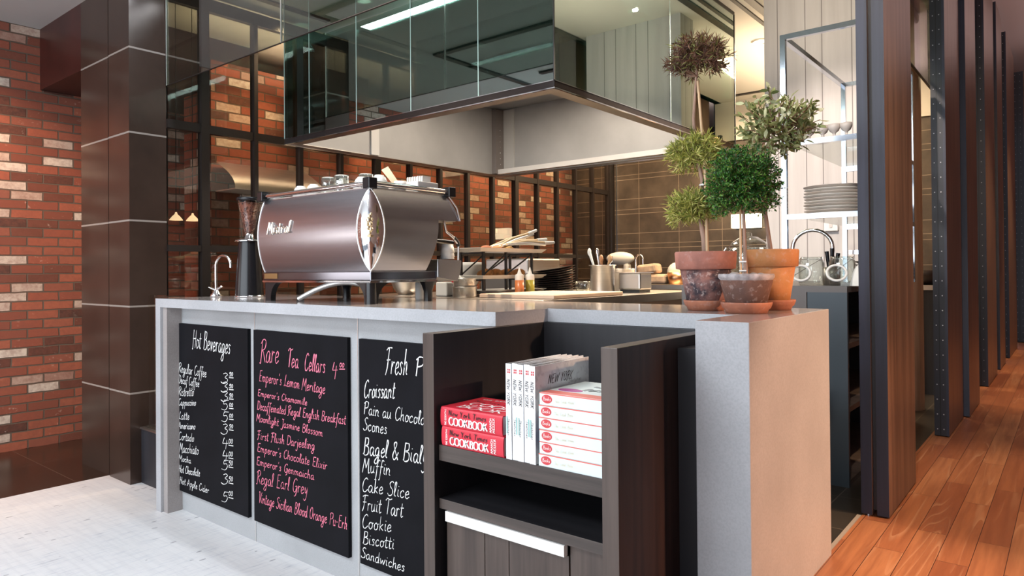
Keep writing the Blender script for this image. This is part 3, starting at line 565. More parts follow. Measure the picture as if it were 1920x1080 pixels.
# books
M_redc = flat('red_book_cover', (.62,.022,.045), .38); M_pages = flat('book_pages', (.80,.76,.68), .8)
M_ink = flat('dark_ink', (.035,.02,.02), .6); M_inkw = flat('white_ink', (.92,.90,.88), .6)
for k in range(2):
    z = .850+.0615*k; dx = -.004*k
    t_ = thing('book', ('thick red cookbook lying under another on the walnut shelf','thick red cookbook lying on top of its twin')[k], 'book', (-1.44+dx,1.68,z), 'red cookbooks on the upper shelf')
    x0, x1, y0, y1 = -1.566+dx, -1.312+dx, 1.572, 1.775; h = .061
    b = MB(); b.box(x0,x1,y0+.006,y1,z,z+.003); b.box(x0,x1,y0+.006,y1,z+h-.003,z+h)
    n = 8; rows = []
    for i in range(n+1):
        an = -PI/2+PI*i/n; yy = y0+.006-.006*math.cos(an); zz = z+h/2+h/2*math.sin(an)
        rows.append([(x0,yy,zz),(x1,yy,zz)])
    b.grid(rows, True)
    b.add([r[0] for r in rows], [tuple(range(n+1))], False); b.add([r[1] for r in rows], [tuple(range(n,-1,-1))], False)
    obj('cover', b, M_redc, t_)
    obj('pages', MB().box(x0+.004,x1-.004,y0+.006,y1-.004,z+.003,z+h-.003), M_pages, t_)
    yf = y0-.0008
    f3 = lambda u, v: (u, yf, v)
    def wr(nm, ink, *a, **k):
        q = MB(); write(q, *a, **k); obj(nm, q, ink, t_)
    wr('title_lettering', M_inkw, 'COOKBOOK', x0+.037, z+.0085, x0+.198, z+.0085, .0235, f3, .0058, slant=0, nib=0, contrast=.72, font=RM)
    wr('newspaper_lettering', M_ink, 'New York Times', x0+.036, z+.0375, x0+.192, z+.0375, .0165, f3, .0030, slant=.02, nib=.6, contrast=.75)
    wr('title_lettering', M_inkw, 'AMANDA', 0, 0, .044, 0, .008, lambda u, v: (x0+.214-v, yf, z+.007+u), .0018, slant=0)
    wr('title_lettering', M_inkw, 'HESSER', 0, 0, .044, 0, .008, lambda u, v: (x0+.226-v, yf, z+.007+u), .0018, slant=0)
    wr('title_lettering', M_inkw, 'THE ESSENTIAL', 0, 0, .050, 0, .0065, lambda u, v: (x0+.026-v, yf, z+.005+u), .0015, slant=0)
    zt = z+h+.0006
    if k == 1:
        top = lambda u, v: (u, v, zt)
        wr('title_lettering', M_inkw, 'THE ESSENTIAL', x0+.03, 1.672, x0+.20, 1.688, .012, lambda u, v: (x0+.03+(v-1.672)*0+(u-x0-.03), 1.735+(v-1.672), zt), .0022, slant=0)
        wr('newspaper_lettering', M_ink, 'New York Times', x0+.03, 1.700, x0+.21, 1.700, .016, top, .0028, slant=.02, nib=.6, contrast=.7)
        wr('title_lettering', M_inkw, 'COOK', x0+.045, 1.648, x0+.225, 1.648, .036, top, .0065, slant=0, nib=0, contrast=.6, font=RM)
        wr('title_lettering', M_inkw, 'BOOK', x0+.045, 1.598, x0+.225, 1.598, .036, top, .0065, slant=0, nib=0, contrast=.6, font=RM)
M_wht = flat('white_book_cover', (.80,.82,.82), .35); M_sketch = None
def sketchcover():
    m, t, p, out = nt('watercolour_cover'); v = coords(t); sp = N(t, 'SeparateXYZ'); t.links.new(v, sp.inputs[0])
    n = noise(t, v, 18, 6, .6); zz = mth(t, 'ADD', sp.outputs[2], mth(t, 'MULTIPLY', n, .12))
    a = ramp(t, mth(t, 'MULTIPLY', zz, 3.0), [(.25,(.70,.73,.76)),(.38,(.22,.27,.38)),(.52,(.42,.47,.58)),(.66,(.76,.79,.82)),(1,(.80,.83,.86))])
    a = mixc(t, mth(t, 'MULTIPLY', ramp(t, noise(t, v, 45, 3), [(.5,(0,0,0)),(.62,(1,1,1))]), .25), a, (.25,.28,.36))
    t.links.new(a, p.inputs['Base Color']); p.inputs['Roughness'].default_value = .3
    return m
M_sketch = sketchcover(); M_teal = flat('pale_teal_ink', (.30,.55,.52), .5); M_redink = flat('red_ink', (.60,.05,.06), .5); M_blackboard = flat('black_book_edge', (.02,.02,.025), .5)
ords = ('first','second','third','fourth','fifth','sixth','seventh','eighth','ninth','tenth','eleventh','twelfth')
for k in range(5):
    x0 = -1.3035+.0222*k; x1 = x0+.0208; y0 = 1.576-.002*(k == 4)+.002*(k % 2); y1 = y0+.280; z = .850; h = .279+.002*(k % 2)
    t_ = thing('book', ('white-spined sketch book standing directly against the red cookbooks','white-spined sketch book standing second from the red cookbooks','middle one of the standing white-spined sketch books','white-spined sketch book standing second from the lying stack','white-spined sketch book standing with its grey watercolour cover showing')[k], 'book', ((x0+x1)/2,y0,z), 'white sketch books standing on the shelf')
    b = MB(); b.box(x0,x0+.0022,y0,y1,z,z+h); b.box(x1-.0022,x1,y0,y1,z,z+h); b.box(x0+.0022,x1-.0022,y0,y0+.0025,z,z+h)
    w = obj('cover', b, [M_wht, M_sketch], t_)
    for pl in w.data.polygons: pl.material_index = 1 if abs(pl.normal.x) > .5 else 0
    b = MB(); b.box(x0+.0022,x1-.0022,y0+.0025,y0+.17,z+.004,z+h-.003); b.mi = 1; b.box(x0+.0022,x1-.0022,y0+.17,y1-.004,z+.004,z+h-.003)
    obj('pages', b, [M_blackboard, M_pages], t_)
    bw = MB(); br = MB(); bt = MB(); yf = y0-.0008
    write(bw, 'NEW YORK', 0, 0, .075, 0, .0105, lambda u, v: (x0+.005+v, yf, z+.235-u), .0016, slant=.2)
    obj('spine_lettering', bw, M_ink, t_); bw = MB()
    write(bw, 'Sketches', 0, 0, .05, 0, .007, lambda u, v: (x0+.007+v, yf, z+.120-u), .0009, slant=.2)
    for q in range(4): br.box(x0+.007+.006*(q % 2), x0+.011+.006*(q % 2), yf, yf+.0006, z+.252+.007*(q//2), z+.257+.007*(q//2))
    bt.box(x0+.0022+(k % 2)*.012, x0+.0060+(k % 2)*.012, yf, yf+.0006, z+.075, z+.125)
    obj('spine_lettering', bw, M_ink, t_); obj('spine_mark', br, M_redink, t_); obj('spine_band', bt, M_teal, t_)
    if k == 4:
        bw = MB(); xf = x1+.0008
        write(bw, 'NEW YORK', 0, 0, .125, 0, .026, lambda u, v: (xf, y0+.06+u, z+.222+v), .0026, slant=.35, jit=.2)
        obj('cover_lettering', bw, M_ink, t_); bw = MB()
        write(bw, 'Sketches', 0, 0, .07, 0, .012, lambda u, v: (xf, y0+.165+u, z+.212+v), .0010, slant=.3)
        obj('cover_lettering', bw, M_ink, t_)
        obj('cover_drawing', MB().box(x1, xf, y0+.185, y0+.205, z+.155, z+.185), M_ink, t_)
M_pale = flat('pale_blue_book', (.70,.80,.80), .4); M_coral = flat('coral_edge', (.72,.16,.13), .45); M_ochre = flat('ochre_print', (.55,.25,.06), .5); M_mag = flat('magenta_print', (.42,.06,.28), .5)
M_cream = flat('cream_print', (.80,.74,.55), .5); M_slate = flat('slate_print', (.22,.26,.28), .5)
zz = .850
for k in range(6):
    h = (.0345,.0335,.034,.0335,.034,.0345)[k]; x0 = -1.186+.0015*(k % 3); x1 = -.968; y0 = 1.578+.002*(k % 2); y1 = y0+.235; z = zz; zz += h+.0006
    t_ = thing('book', ('pale paperback lying at the bottom of the six-book stack','pale paperback second from the bottom of the lying stack','pale paperback third from the bottom of the lying stack','pale paperback third from the top of the lying stack','pale paperback second from the top of the lying stack','pale paperback on top of the lying stack, colourful cover up')[k], 'book', ((x0+x1)/2,y0,z), 'pale paperbacks lying in a stack')
    b = MB(); b.box(x0,x1,y0,y0+.003,z,z+h); b.box(x0,x1,y0+.003,y1,z,z+.0015); b.box(x0,x1,y0+.003,y1,z+h-.0015,z+h)
    b.mi = 1; b.box(x0,x1,y0-.0004,y0+.0002,z+h-.003,z+h)
    obj('cover', b, [M_pale, M_coral], t_); obj('pages', MB().box(x0+.003,x1-.003,y0+.003,y1-.003,z+.0015,z+h-.0015), M_pages, t_)
    yf = y0-.0009; b = MB(); c0 = (x0+.026, z+h/2); n = 24
    b.prism([(c0[0]+.018*math.cos(2*PI*i/n), y0-.0001, c0[1]+.012*math.sin(2*PI*i/n)) for i in range(n)], (0,-.0005,0))
    obj('oval_badge', b, M_redink, t_)
    b = MB(); write(b, 'Books', c0[0]-.013, c0[1]-.004, c0[0]+.013, c0[1]-.004, .010, lambda u, v: (u, yf, v), .0012, slant=.1)
    b.prism([(c0[0]+.0155*math.cos(2*PI*i/n), y0-.00065, c0[1]+.0098*math.sin(2*PI*i/n)) for i in range(n)], (0,-.0001,0)) if False else None
    obj('badge_lettering', b, M_inkw, t_)
    b = MB(); write(b, 'The Cook Book', x0+.052, z+.010, x0+.118, z+.012, .010, lambda u, v: (u, yf, v), .0012, slant=.2)
    obj('spine_lettering', b, M_cream, t_)
    if k == 5:
        zt = z+h
        b = MB(); b.box(x0+.002,x1,y0+.004,y0+.045,zt,zt+.0005); obj('cover_band', b, M_coral, t_)
        b = MB(); b.prism([(x0+.055+.04*math.cos(2*PI*i/n), y0+.075+.022*math.sin(2*PI*i/n), zt) for i in range(n)], (0,0,.0006)); obj('cover_badge', b, M_mag, t_)
        b = MB()
        for q in range(14): b.prism([(x0+.09+.012*(q % 7)+random.uniform(0,.02)+.012*math.cos(i), y0+.09+.05*(q//7)+random.uniform(0,.03)+.009*math.sin(i), zt) for i in range(6)], (0,0,.0005+.00003*q))
        obj('cover_picture', b, M_slate, t_)
        b = MB()
        for q in range(5): b.prism([(x0+.15+.01*q+.014*math.cos(i*1.05), y0+.11+.012*q+.007*math.sin(i*1.05), zt) for i in range(6)], (0,0,.0012+.0001*q))
        obj('cover_garnish', b, M_ochre, t_)

# ------------------------------------------------------------------ espresso machine
em = thing('espresso_machine', 'large brushed steel espresso machine on the concrete counter', 'espresso machine', (-2.9,2.3,ZC))
X0, X1, Y0, Y1 = -3.318, -2.462, 2.03, 2.53; Z0, Z1 = 1.405, 1.782
bul = lambda t: .034*math.sin(PI*t)**.8
cha = lambda t: .088*math.sin(PI*t)**.75
NT = 18
rows_r = []; lens = []; lens_l = []
for i in range(NT+1):
    t = i/NT; z = Z0+(Z1-Z0)*t; bb = bul(t); c = cha(t)
    rows_r.append([(X0-bb+c*.25+(X1+bb-c-(X0-bb+c*.25))*k/10, Y0-bb, z) for k in range(11)])
    for lst, sx, xx in ((lens, 1, X1+bb), (lens_l, -1, X0-bb)):
        row = []; c = c if sx > 0 else c*.25
        for k in range(9):
            u = k/8; px = xx-sx*c*(1-u); py = Y0-bb+c*u; pr_ = (.034 if sx > 0 else .008)*math.sin(PI*t)*math.sin(PI*u)
            row.append((px+sx*pr_*.7, py-pr_*.7, z))
        lst.append(row)
obj('rear_panel', MB().grid(rows_r), M_body, em)
obj('corner_lens', MB().grid(lens), M_chrome, em)
obj('corner_lens', MB().grid(lens_l), M_chrome, em)
for lst in (lens, lens_l):
    for q in (0,-1): obj('lens_rim', MB().tube([r[q] for r in lst], .0035, 6), M_bright_metal, em)
def yend(z):
    if z >= 1.655:
        t = (z-1.655)/(Z1-1.655); return 2.585-.065*t**1.3
    t = (z-Z0)/(1.655-Z0); return 2.37+.06*math.sin(t*PI/2)
zs = sorted([Z0+(Z1-Z0)*i/NT for i in range(NT+1)]+[1.6549, 1.6551])
for sx in (1,-1):
    rows = []
    for z in zs:
        t = (z-Z0)/(Z1-Z0); bb = bul(t); c = cha(t)*(1 if sx > 0 else .25); ye = yend(z)
        rows.append([((X1+bb) if sx > 0 else (X0-bb), Y0-bb+c+(ye-(Y0-bb+c))*k/8, z) for k in range(9)])
    obj('side_panel', MB().grid(rows), M_body, em)
b = MB()
prof = [(Y0,Z0),(2.37,Z0),(2.43,1.6),(2.43,1.655),(2.585,1.655),(2.582,1.68),(2.52,Z1),(Y0,Z1)]
b.prism([(X0,y,z) for y,z in prof], (X1-X0,0,0)); obj('body_core', b, M_steel_dull, em)
b = MB().tube([(X1+.033,2.583,1.657),(X1+.033,2.56,1.72),(X1+.012,2.525,1.778)], .004, 6); obj('hood_edge', b, M_chrome, em)
# top gallery
b = MB(); zt = 1.802
b.tube([(X0-.005,Y0-.005,zt),(X1+.005,Y0-.005,zt)], .0125, 10); b.tube([(X1+.005,Y0-.005,zt),(X1+.005,2.53,zt)], .0125, 10); b.tube([(X0-.005,Y0-.005,zt),(X0-.005,2.53,zt)], .0125, 10)
obj('gallery_rail', b, M_chrome, em)
for x, y in ((X1+.005,Y0-.005),(X0-.005,Y0-.005),(X1+.005,2.535),(X0-.005,2.535)):
    obj('rail_post', MB().box(x-.024,x+.024,y-.024,y+.024,1.776,1.826), M_plastic, em, bevel=.004)
obj('cup_tray', MB().box(X0+.01,X1-.01,Y0+.01,2.51,Z1,Z1+.006), M_bright_metal, em)
# chassis
b = MB(); b.box(X0-.008,X1+.008,Y0-.006,2.44,1.362,1.4045); obj('chassis', b, flat('polished_dark_steel',(.22,.23,.27),.12,1), em, bevel=.004)
obj('chassis_trim', MB().box(X0-.010,X1+.010,Y0-.010,2.44,1.352,1.3615), M_chrome, em)
obj('name_plate', MB().box(X0+.005,X0+.125,Y0-.0085,Y0-.006,1.371,1.398), flat('brass_plate',(.45,.33,.16),.3,1), em)
# legs
for x, y, s in ((X1-.028,Y0+.022,1),):
    l = obj('leg', MB().cyl((x,y,ZC),(x,y,1.352),.026,.026,20).cyl((x,y,1.352),(x,y,1.404),.028,.025,20), M_plastic, em)
    b = MB(); n = 8
    for sx, dx, dy in ((1,1,0),(1,0,1)):
        pts = [(0,ZC),(.045,ZC)]+[(.045+.085*(1-math.cos(a*PI/2/n)), ZC+.012+.085*math.sin(a*PI/2/n)) for a in range(n+1)]+[(.13,1.352),(0,1.352)]
        for sg in ((-1,) if dx else (1,)):
            P = [(x+sg*u*dx, y+sg*u*dy, z) for u, z in pts]; b.prism(P, (0,.012,0) if dx else (-.012,0,0))
    obj('leg_bracket', b, M_plastic, l)
b = MB(); pts = [(0,ZC),(.05,ZC)]+[(.05+.075*(1-math.cos(a*PI/16)), ZC+.012+.085*math.sin(a*PI/16)) for a in range(9)]+[(.125,1.352),(0,1.352)]
b.prism([(X0+u, Y0+.0, z) for u, z in pts], (0,.03,0)); obj('leg', b, M_plastic, em)
for x, y in ((X1-.03,2.415),(-3.14,2.42)):
    obj('leg', MB().lathe([(.022,0),(.022,.05),(.032,.08),(.042,.097)], (x,y,ZC), 18).cyl((x,y,ZC),(x,y,ZC+.002),.022), M_plastic, em)
# drip tray unit, group, wand
b = MB(); n = 8
pr2 = [(2.44,1.372)]+[(2.575+.03*math.sin(a*PI/2/n), 1.352+.0+.10*(a/n)) for a in range(n+1)]+[(2.60,1.458),(2.44,1.462)]
b.prism([(X0+.04,y,z) for y,z in pr2], (X1+.015-X0-.04,0,0)); obj('drip_tray', b, M_steel, em, bevel=.003)
obj('drip_tray_end', MB().prism([(X1+.016,y,z) for y,z in pr2[:1]+pr2[1:]], (.004,0,0)), M_body, em)
for k, x in enumerate((-3.15,-2.87,-2.56)):
    gh = obj('group_head', MB().cyl((x,2.50,1.655),(x,2.50,1.60),.038,.042,18).cyl((x,2.50,1.60),(x,2.50,1.575),.034,.034,18), M_plastic, em)
    obj('portafilter', MB().cyl((x,2.50,1.575),(x,2.50,1.545),.036,.030,18).tube([(x,2.53,1.56),(x,2.60,1.556),(x,2.66,1.550)],[.010,.013,.015],10), M_plastic, gh)
obj('steam_wand', MB().tube([(X1+.0,2.50,1.655),(X1+.0,2.515,1.60),(X1+.01,2.555,1.575),(X1+.01,2.585,1.545)],.007,8), M_chrome, em)
obj('wand_grip', MB().tube([(X1+.01,2.563,1.571),(X1+.01,2.588,1.55),(X1+.01,2.594,1.530)],.010,8), M_rubber, em)
obj('wand_tip', MB().tube([(X1+.01,2.594,1.530),(X1+.012,2.588,1.43)],.0055,8), M_chrome, em)
obj('steam_knob', MB().cyl((X1-.06,2.565,1.70),(X1-.06,2.60,1.715),.022,.020,14), M_plastic, em)
# logo and emblem
b = MB(); gl, tot = glyphs('Mistral')
yy = lambda z: Y0-bul((z-Z0)/(Z1-Z0))-.004
for st in gl:
    P = []
    for x, y in smooth_line(st):
        z = 1.602+y*.0072*(1.0); P.append((-3.235+x/tot*.205+y*.0007, yy(z), z))
    b.tube(P, .0052, 6)
obj('logo', b, flat('bright_logo', (.95,.88,.78), .18, 1), em)
b = MB(); random.seed(3)
lt = lambda t, u: Vector(lens[int(round(t*NT))][int(round(u*8))])
cx = Vector(lens[NT//2+1][4])+Vector((.008,-.008,0))
for dx, dz, r in ((0,.035,.012),(.006,.045,.008),(-.004,.018,.016),(.004,0,.014),(-.006,-.015,.012),(.006,-.022,.013),(0,-.04,.011),(.01,.022,.008),(-.01,.0,.008)):
    b.sphere((cx.x+dx*.7, cx.y+dx*.7, cx.z+dz), r*.7, r*.7, r, 8, 6)
b.box(cx.x-.012,cx.x+.012,cx.y-.006,cx.y+.012,cx.z-.058,cx.z-.048)
obj('lion_emblem', b, flat('gilt_emblem', (.75,.62,.42), .3, 1), em)
random.seed(11)
# things on top of the machine
zc = Z1+.0065
tum = thing('glass_tumbler', 'clear upturned tumbler on the machine next to the white cups', 'glass', (-3.00,2.20,zc), 'tumblers on the espresso machine')
b = MB(); b.lathe([(.042,0),(.044,.002),(.038,.098),(.035,.101),(.0,.101)], (0,0,0), 12); b.lathe([(.039,.001),(.035,.090),(0,.091)], (0,0,0), 12)
obj('tumbler_wall', b, M_clear, tum, local=True)
b = MB(); b.lathe([(.0375,.0985),(.032,.1035),(0,.1035)], (0,0,0), 12); obj('tumbler_base', b, M_white if False else flat('thick_glass_base',(.55,.55,.52),.1), tum, local=True)
for x, y, lab in ((-2.885,2.195,'clear upturned tumbler in the middle of the three on the machine'),(-2.76,2.25,'clear upturned tumbler behind the rail, closest to the corner lens')):
    c = copy_tree(tum); c.location = (x,y,zc if x < -2.8 else zc-.0); c['label'] = lab
cup = thing('espresso_cup', 'white upturned cup on the machine closest to the grinder', 'cup', (-3.20,2.17,zc), 'white cups on the espresso machine')
b = MB().lathe([(.042,0),(.044,.002),(.040,.040),(.029,.064),(.022,.067),(.022,.072),(0,.072)], (0,0,0), 18)
obj('bowl', b, M_ceramic, cup, local=True); obj('handle', MB().tube([(.042,0,.014),(.060,0,.022),(.060,0,.044),(.036,0,.052)], .004, 6), M_ceramic, cup, local=True)
for x, y, lab in ((-3.085,2.17,'white cup upside down on the machine beside the tumblers'),(-3.14,2.27,'white cup upside down on the machine behind two others'),(-2.68,2.16,'white cup upside down by the corner rail post of the machine'),(-2.565,2.17,'white upturned cup past the corner post, toward the sachets')):
    c = copy_tree(cup); c.location = (x,y,zc); c.rotation_euler.z = random.uniform(0,6); c['label'] = lab
t_ = thing('saucer_stack', 'low stack of white saucers behind the corner rail post', 'saucers', (-2.665,2.31,zc))
b = MB()
for k in range(5): b.lathe([(0,.008*k),(.04,.008*k),(.068,.008*k+.012),(.068,.008*k+.015),(.04,.008*k+.004),(0,.008*k+.004)], (-2.665,2.31,zc), 20)
obj('saucers', b, M_ceramic, t_)
t_ = thing('sugar_caddy', 'white box of folded sachets on the machine top', 'caddy', (-2.53,2.40,zc))
obj('box', MB().box(-2.60,-2.475,2.335,2.475,zc,zc+.055), M_white, t_, bevel=.004)
b = MB()
for k in range(9): b.obox((-2.59+.012*k,2.40+.004*(k%3),zc+.068), (.004,0,.001), (0,.028,0), (.001,0,.016))
obj('sachets', b, M_paper, t_)
t_ = thing('stirrer_holder', 'fan of pale wooden stirrers leaning on the machine rail', 'stirrers', (-2.55,2.27,zc))
obj('holder', MB().lathe([(0,0),(.026,0),(.03,.05),(.028,.05),(.024,.004),(0,.004)], (-2.535,2.275,zc), 16), M_white, t_)
b = MB()
for k in range(6): b.obox((-2.565-.006*k,2.262,zc+.075-.002*k), (.0035,0,.002), (0,.001,0), (-.035-.002*k,-.01,.05))
obj('stirrers', b, flat('pale_birch', (.72,.58,.40), .6), t_)
for k, (x, y, z, lab) in enumerate(((-3.335,2.32,1.80,'portafilter with chrome head resting above the grinder end of the machine'),(-3.16,2.38,1.845,'portafilter with dark knob raised above the machine behind the cups'))):
    t_ = thing('portafilter', lab, 'portafilter', (x,y,zc), 'spare portafilters on the machine')
    obj('handle_knob', MB().sphere((x-.055,y-.02,z+.035), .017, seg=12, rings=8), M_plastic, t_)
    obj('neck', MB().tube([(x-.045,y-.016,z+.036),(x+.02,y+.006,z+.043)], [.008,.013], 10), M_chrome, t_)
    obj('basket', MB().cyl((x+.02,y+.006,z+.045),(x+.040,y+.014,z+.047),.030,.030,16).cyl((x+.03,y+.01,z+.02),(x+.03,y+.01,zc),.008,.016,10), M_bright_metal, t_)
for k in range(4):
    t_ = tag(obj('paper_cup', MB().lathe([(.030,0),(.036,.0),(.029,.042),(.0,.042)], (-2.475+.002*(k%2),2.535,1.4635+.011*k), 18), M_white), ('white paper cup at the bottom of the short stack on the drip tray','white paper cup second from the bottom on the drip tray','white paper cup second from the top on the drip tray','white paper cup topmost in the short stack on the drip tray')[k], 'cup', 'paper cups by the steam wand')
# hose
pts = []
for k in range(60):
    u = k/59; pts.append((-3.06+.50*u, 2.06+.04*u, ZC+.013+.085*math.sin(min(1,u*1.15)*PI*.62)))
b = MB(); rs = [.011 if k % 2 else .0145 for k in range(60)]
for q in range(59):
    b.tube([pts[q], tuple((a+c)/2 for a, c in zip(pts[q],pts[q+1])), pts[q+1]], [.0105,.0145,.0105], 8, False)
tag(obj('hose', b, M_bright_metal), 'ribbed steel hose looping under the espresso machine', 'hose')
# coffee grinder
gx, gy = -3.90, 2.28
gr = thing('coffee_grinder', 'black coffee grinder with a clear hopper of beans beside the espresso machine', 'coffee grinder', (gx,gy,ZC))
b = MB(); rows = []
for i in range(9):
    t = i/8; z = ZC+.012+.325*t; r = .083-.022*t**1.2
    rows.append([(gx+r*1.0*math.cos(a*PI/12)*(1 if True else 0), gy+r*math.sin(a*PI/12), z) for a in range(25)])
b.grid(rows); b.add([(gx+.061*math.cos(a*PI/12), gy+.061*math.sin(a*PI/12), ZC+.337) for a in range(24)], [tuple(range(24))], False)
obj('body', b, M_plastic, gr)
obj('foot_ring', MB().lathe([(.0,0),(.087,0),(.087,.010),(.08,.013)], (gx,gy,ZC), 24), M_chrome, gr)
obj('collar', MB().lathe([(.085,.338),(.085,.346),(.03,.352),(.024,.385)], (gx,gy,ZC), 24), M_chrome, gr)
hp = obj('hopper', MB().lathe([(.024,.385),(.036,.42),(.052,.50),(.068,.585)], (gx,gy,ZC), 28), M_clear, gr)
M_bean = island('coffee_beans', [(0,(.09,.030,.020)),(.5,(.20,.065,.042)),(1,(.30,.11,.07))], .35)
b = MB(); random.seed(5)
for k in range(420):
    h = random.uniform(.388,.575); r = (.022+.044*(h-.385)/.2)*.93; a = random.uniform(0,2*PI)
    b.sphere((gx+r*math.cos(a), gy+r*math.sin(a), ZC+h), .0055, .0048, .0042, 5, 3)
b.lathe([(.017,.388),(.056,.572),(0,.575)], (gx,gy,ZC), 16)
o = obj('coffee_beans', b, M_bean, hp); o['kind'] = 'stuff'
obj('hopper_lid', MB().lathe([(0,.604),(.068,.604),(.073,.600),(.073,.585),(.066,.585)], (gx,gy,ZC), 28), M_plastic, hp)
# small tap at the left end
t_ = thing('counter_tap', 'small chrome gooseneck tap between the pillar and the coffee grinder', 'tap', (-4.13,2.19,ZC))
x, y = -4.13, 2.19
obj('base', MB().lathe([(0,0),(.035,0),(.035,.012),(.02,.03),(.014,.045)], (x,y,ZC), 20), M_chrome, t_)
obj('spout', MB().tube([(x,y,ZC+.04),(x,y,ZC+.20)]+[(x+.07-.07*math.cos(a*PI/10), y+.02*a/10, ZC+.20+.055*math.sin(a*PI/10)) for a in range(1,11)]+[(x+.14,y+.02,ZC+.18)], .0085, 10), M_chrome, t_)
obj('lever', MB().tube([(x-.01,y,ZC+.045),(x-.05,y-.02,ZC+.06)], [.008,.005], 8), M_chrome, t_)
obj('lever', MB().tube([(x+.01,y,ZC+.045),(x+.045,y+.01,ZC+.065)], [.008,.005], 8), M_chrome, t_)

# ------------------------------------------------------------------ cooker hood
hd = thing('cooker_hood', 'large glass-clad cooker hood hanging over the kitchen', 'cooker hood', (-3.27,4.1,2.337))
HX0, HX1, HY0, HY1, HZ = -4.475, -2.06, 2.90, 5.34, 2.375
cuts = (-4.475,-4.17,-3.65,-3.13,-2.58,-2.06)
for i in range(5):
    obj('glass_pane', MB().box(cuts[i]+.003,cuts[i+1]-.003,HY0,HY0+.010,HZ,3.405), M_hoodglass, hd)
ycuts = (2.90,4.22,5.34)
for i in range(2):
    obj('glass_pane', MB().box(HX1-.010,HX1,ycuts[i]+.003,ycuts[i+1]-.003,HZ,3.405), M_hoodglass, hd)
obj('glass_pane', MB().box(HX0,HX0+.010,HY0+.012,HY1-.012,HZ,3.405), M_hoodglass, hd)
obj('glass_pane', MB().box(HX0+.012,HX1-.012,HY1-.010,HY1,HZ,3.405), M_hoodglass, hd)
b = MB()
for x in cuts[1:5]: b.box(x-.0028,x+.0028,HY0-.001,HY0+.011,HZ,3.40)
b.box(HX1-.011,HX1+.001,4.217,4.223,HZ,3.40); b.box(HX0-.002,HX0+.003,HY0-.002,HY0+.003,HZ,3.40)
obj('pane_edge', b, M_glassedge, hd)
b = MB(); b.box(HX1-.004,HX1+.003,HY0-.003,HY0+.004,HZ,3.40); b.box(HX1-.006,HX1+.004,HY1-.006,HY1+.004,HZ,3.40)
b.box(HX0,HX1,HY0-.004,HY0+.02,3.395,3.42); b.box(HX1-.02,HX1+.004,HY0,HY1,3.395,3.42)
obj('corner_trim', b, M_trim, hd)
def ring(mb, x0, x1, y0, y1, w, z0, z1):
    mb.box(x0,x1,y0,y0+w,z0,z1); mb.box(x0,x1,y1-w,y1,z0,z1); mb.box(x0,x0+w,y0+w,y1-w,z0,z1); mb.box(x1-w,x1,y0+w,y1-w,z0,z1)
b = MB(); ring(b, HX0,HX1,HY0,HY1,.03,HZ-.034,HZ); obj('lower_rim', b, flat('dark_polished_rim',(.035,.026,.025),.10,.3), hd)
b = MB(); ring(b, HX0-.003,HX1+.003,HY0-.003,HY1+.003,.008,HZ-.040,HZ-.034); ring(b, HX0-.003,HX1+.003,HY0-.003,HY1+.003,.006,HZ,HZ+.004); obj('rim_edge', b, M_chrome, hd)
b = MB(); ring(b, HX0+.006,HX1-.006,HY0+.006,HY1-.006,.085,HZ-.036,HZ-.030); obj('underside_lip', b, M_steel_dull, hd)
b = MB(); ring(b, HX0+.07,HX1-.07,HY0+.07,HY1-.07,.02,HZ-.035,3.0); b.box(HX0+.09,HX1-.09,HY0+.09,HY1-.09,2.98,3.0)
M_liner = flat('pale_steel_liner', (.42,.415,.41), .45, .25, .10, 2.5)
obj('liner', b, M_liner, hd)
b = MB(); ring(b, HX0+.05,HX1-.05,HY0+.05,HY1-.05,.018,HZ-.01,3.01); b.box(HX0+.05,HX1-.05,HY0+.05,HY1-.05,3.01,3.03)
obj('outer_casing', b, flat('dark_casing',(.03,.03,.033),.4), hd)
obj('corner_post', MB().box(HX0+.09,HX0+.14,HY1-.22,HY1-.09,HZ-.03,2.97), flat('taupe_post',(.20,.175,.165),.5), hd)
obj('corner_panel', MB().box(HX0+.142,HX0+.27,HY1-.105,HY1-.09,HZ-.03,2.97), flat('pale_post',(.50,.49,.47),.4), hd)
obj('liner_strip', MB().box(HX0+.09,HX0+.105,3.62,3.70,HZ-.03,2.97), flat('bright_strip',(.75,.74,.72),.35), hd)
b = MB()
for k in range(9): b.sphere((HX0+.141,HY1-.155,HZ+.01+.055*k), .005, seg=6, rings=4)
obj('rivets', b, M_chrome, hd)
obj('grease_gutter', MB().box(HX0+.13,HX1-.09,HY1-.19,HY1-.14,HZ-.034,HZ+.01), flat('bright_gutter',(.85,.83,.80),.3,.4), hd)
# recessed spotlights
M_lampon = flat('lit_lamp', (1.0,.93,.80), .5, emit=6)
for k, (x, y, lab) in enumerate(((-4.08,3.31,'round recessed spotlight seen through the top of the hood glass'),(-2.146,6.166,'round recessed spotlight in the warm ceiling beside the hood'))):
    t_ = thing('spotlight', lab, 'ceiling light', (x,y,CE), 'recessed ceiling spotlights')
    obj('trim_ring', MB().lathe([(.055,-.001),(.075,-.001),(.075,-.012),(.055,-.012),(.055,-.001)], (x,y,CE), 24), M_bright_metal, t_)
    obj('lens', MB().cyl((x,y,CE-.001),(x,y,CE-.006),.054,.054,24), M_lampon, t_)

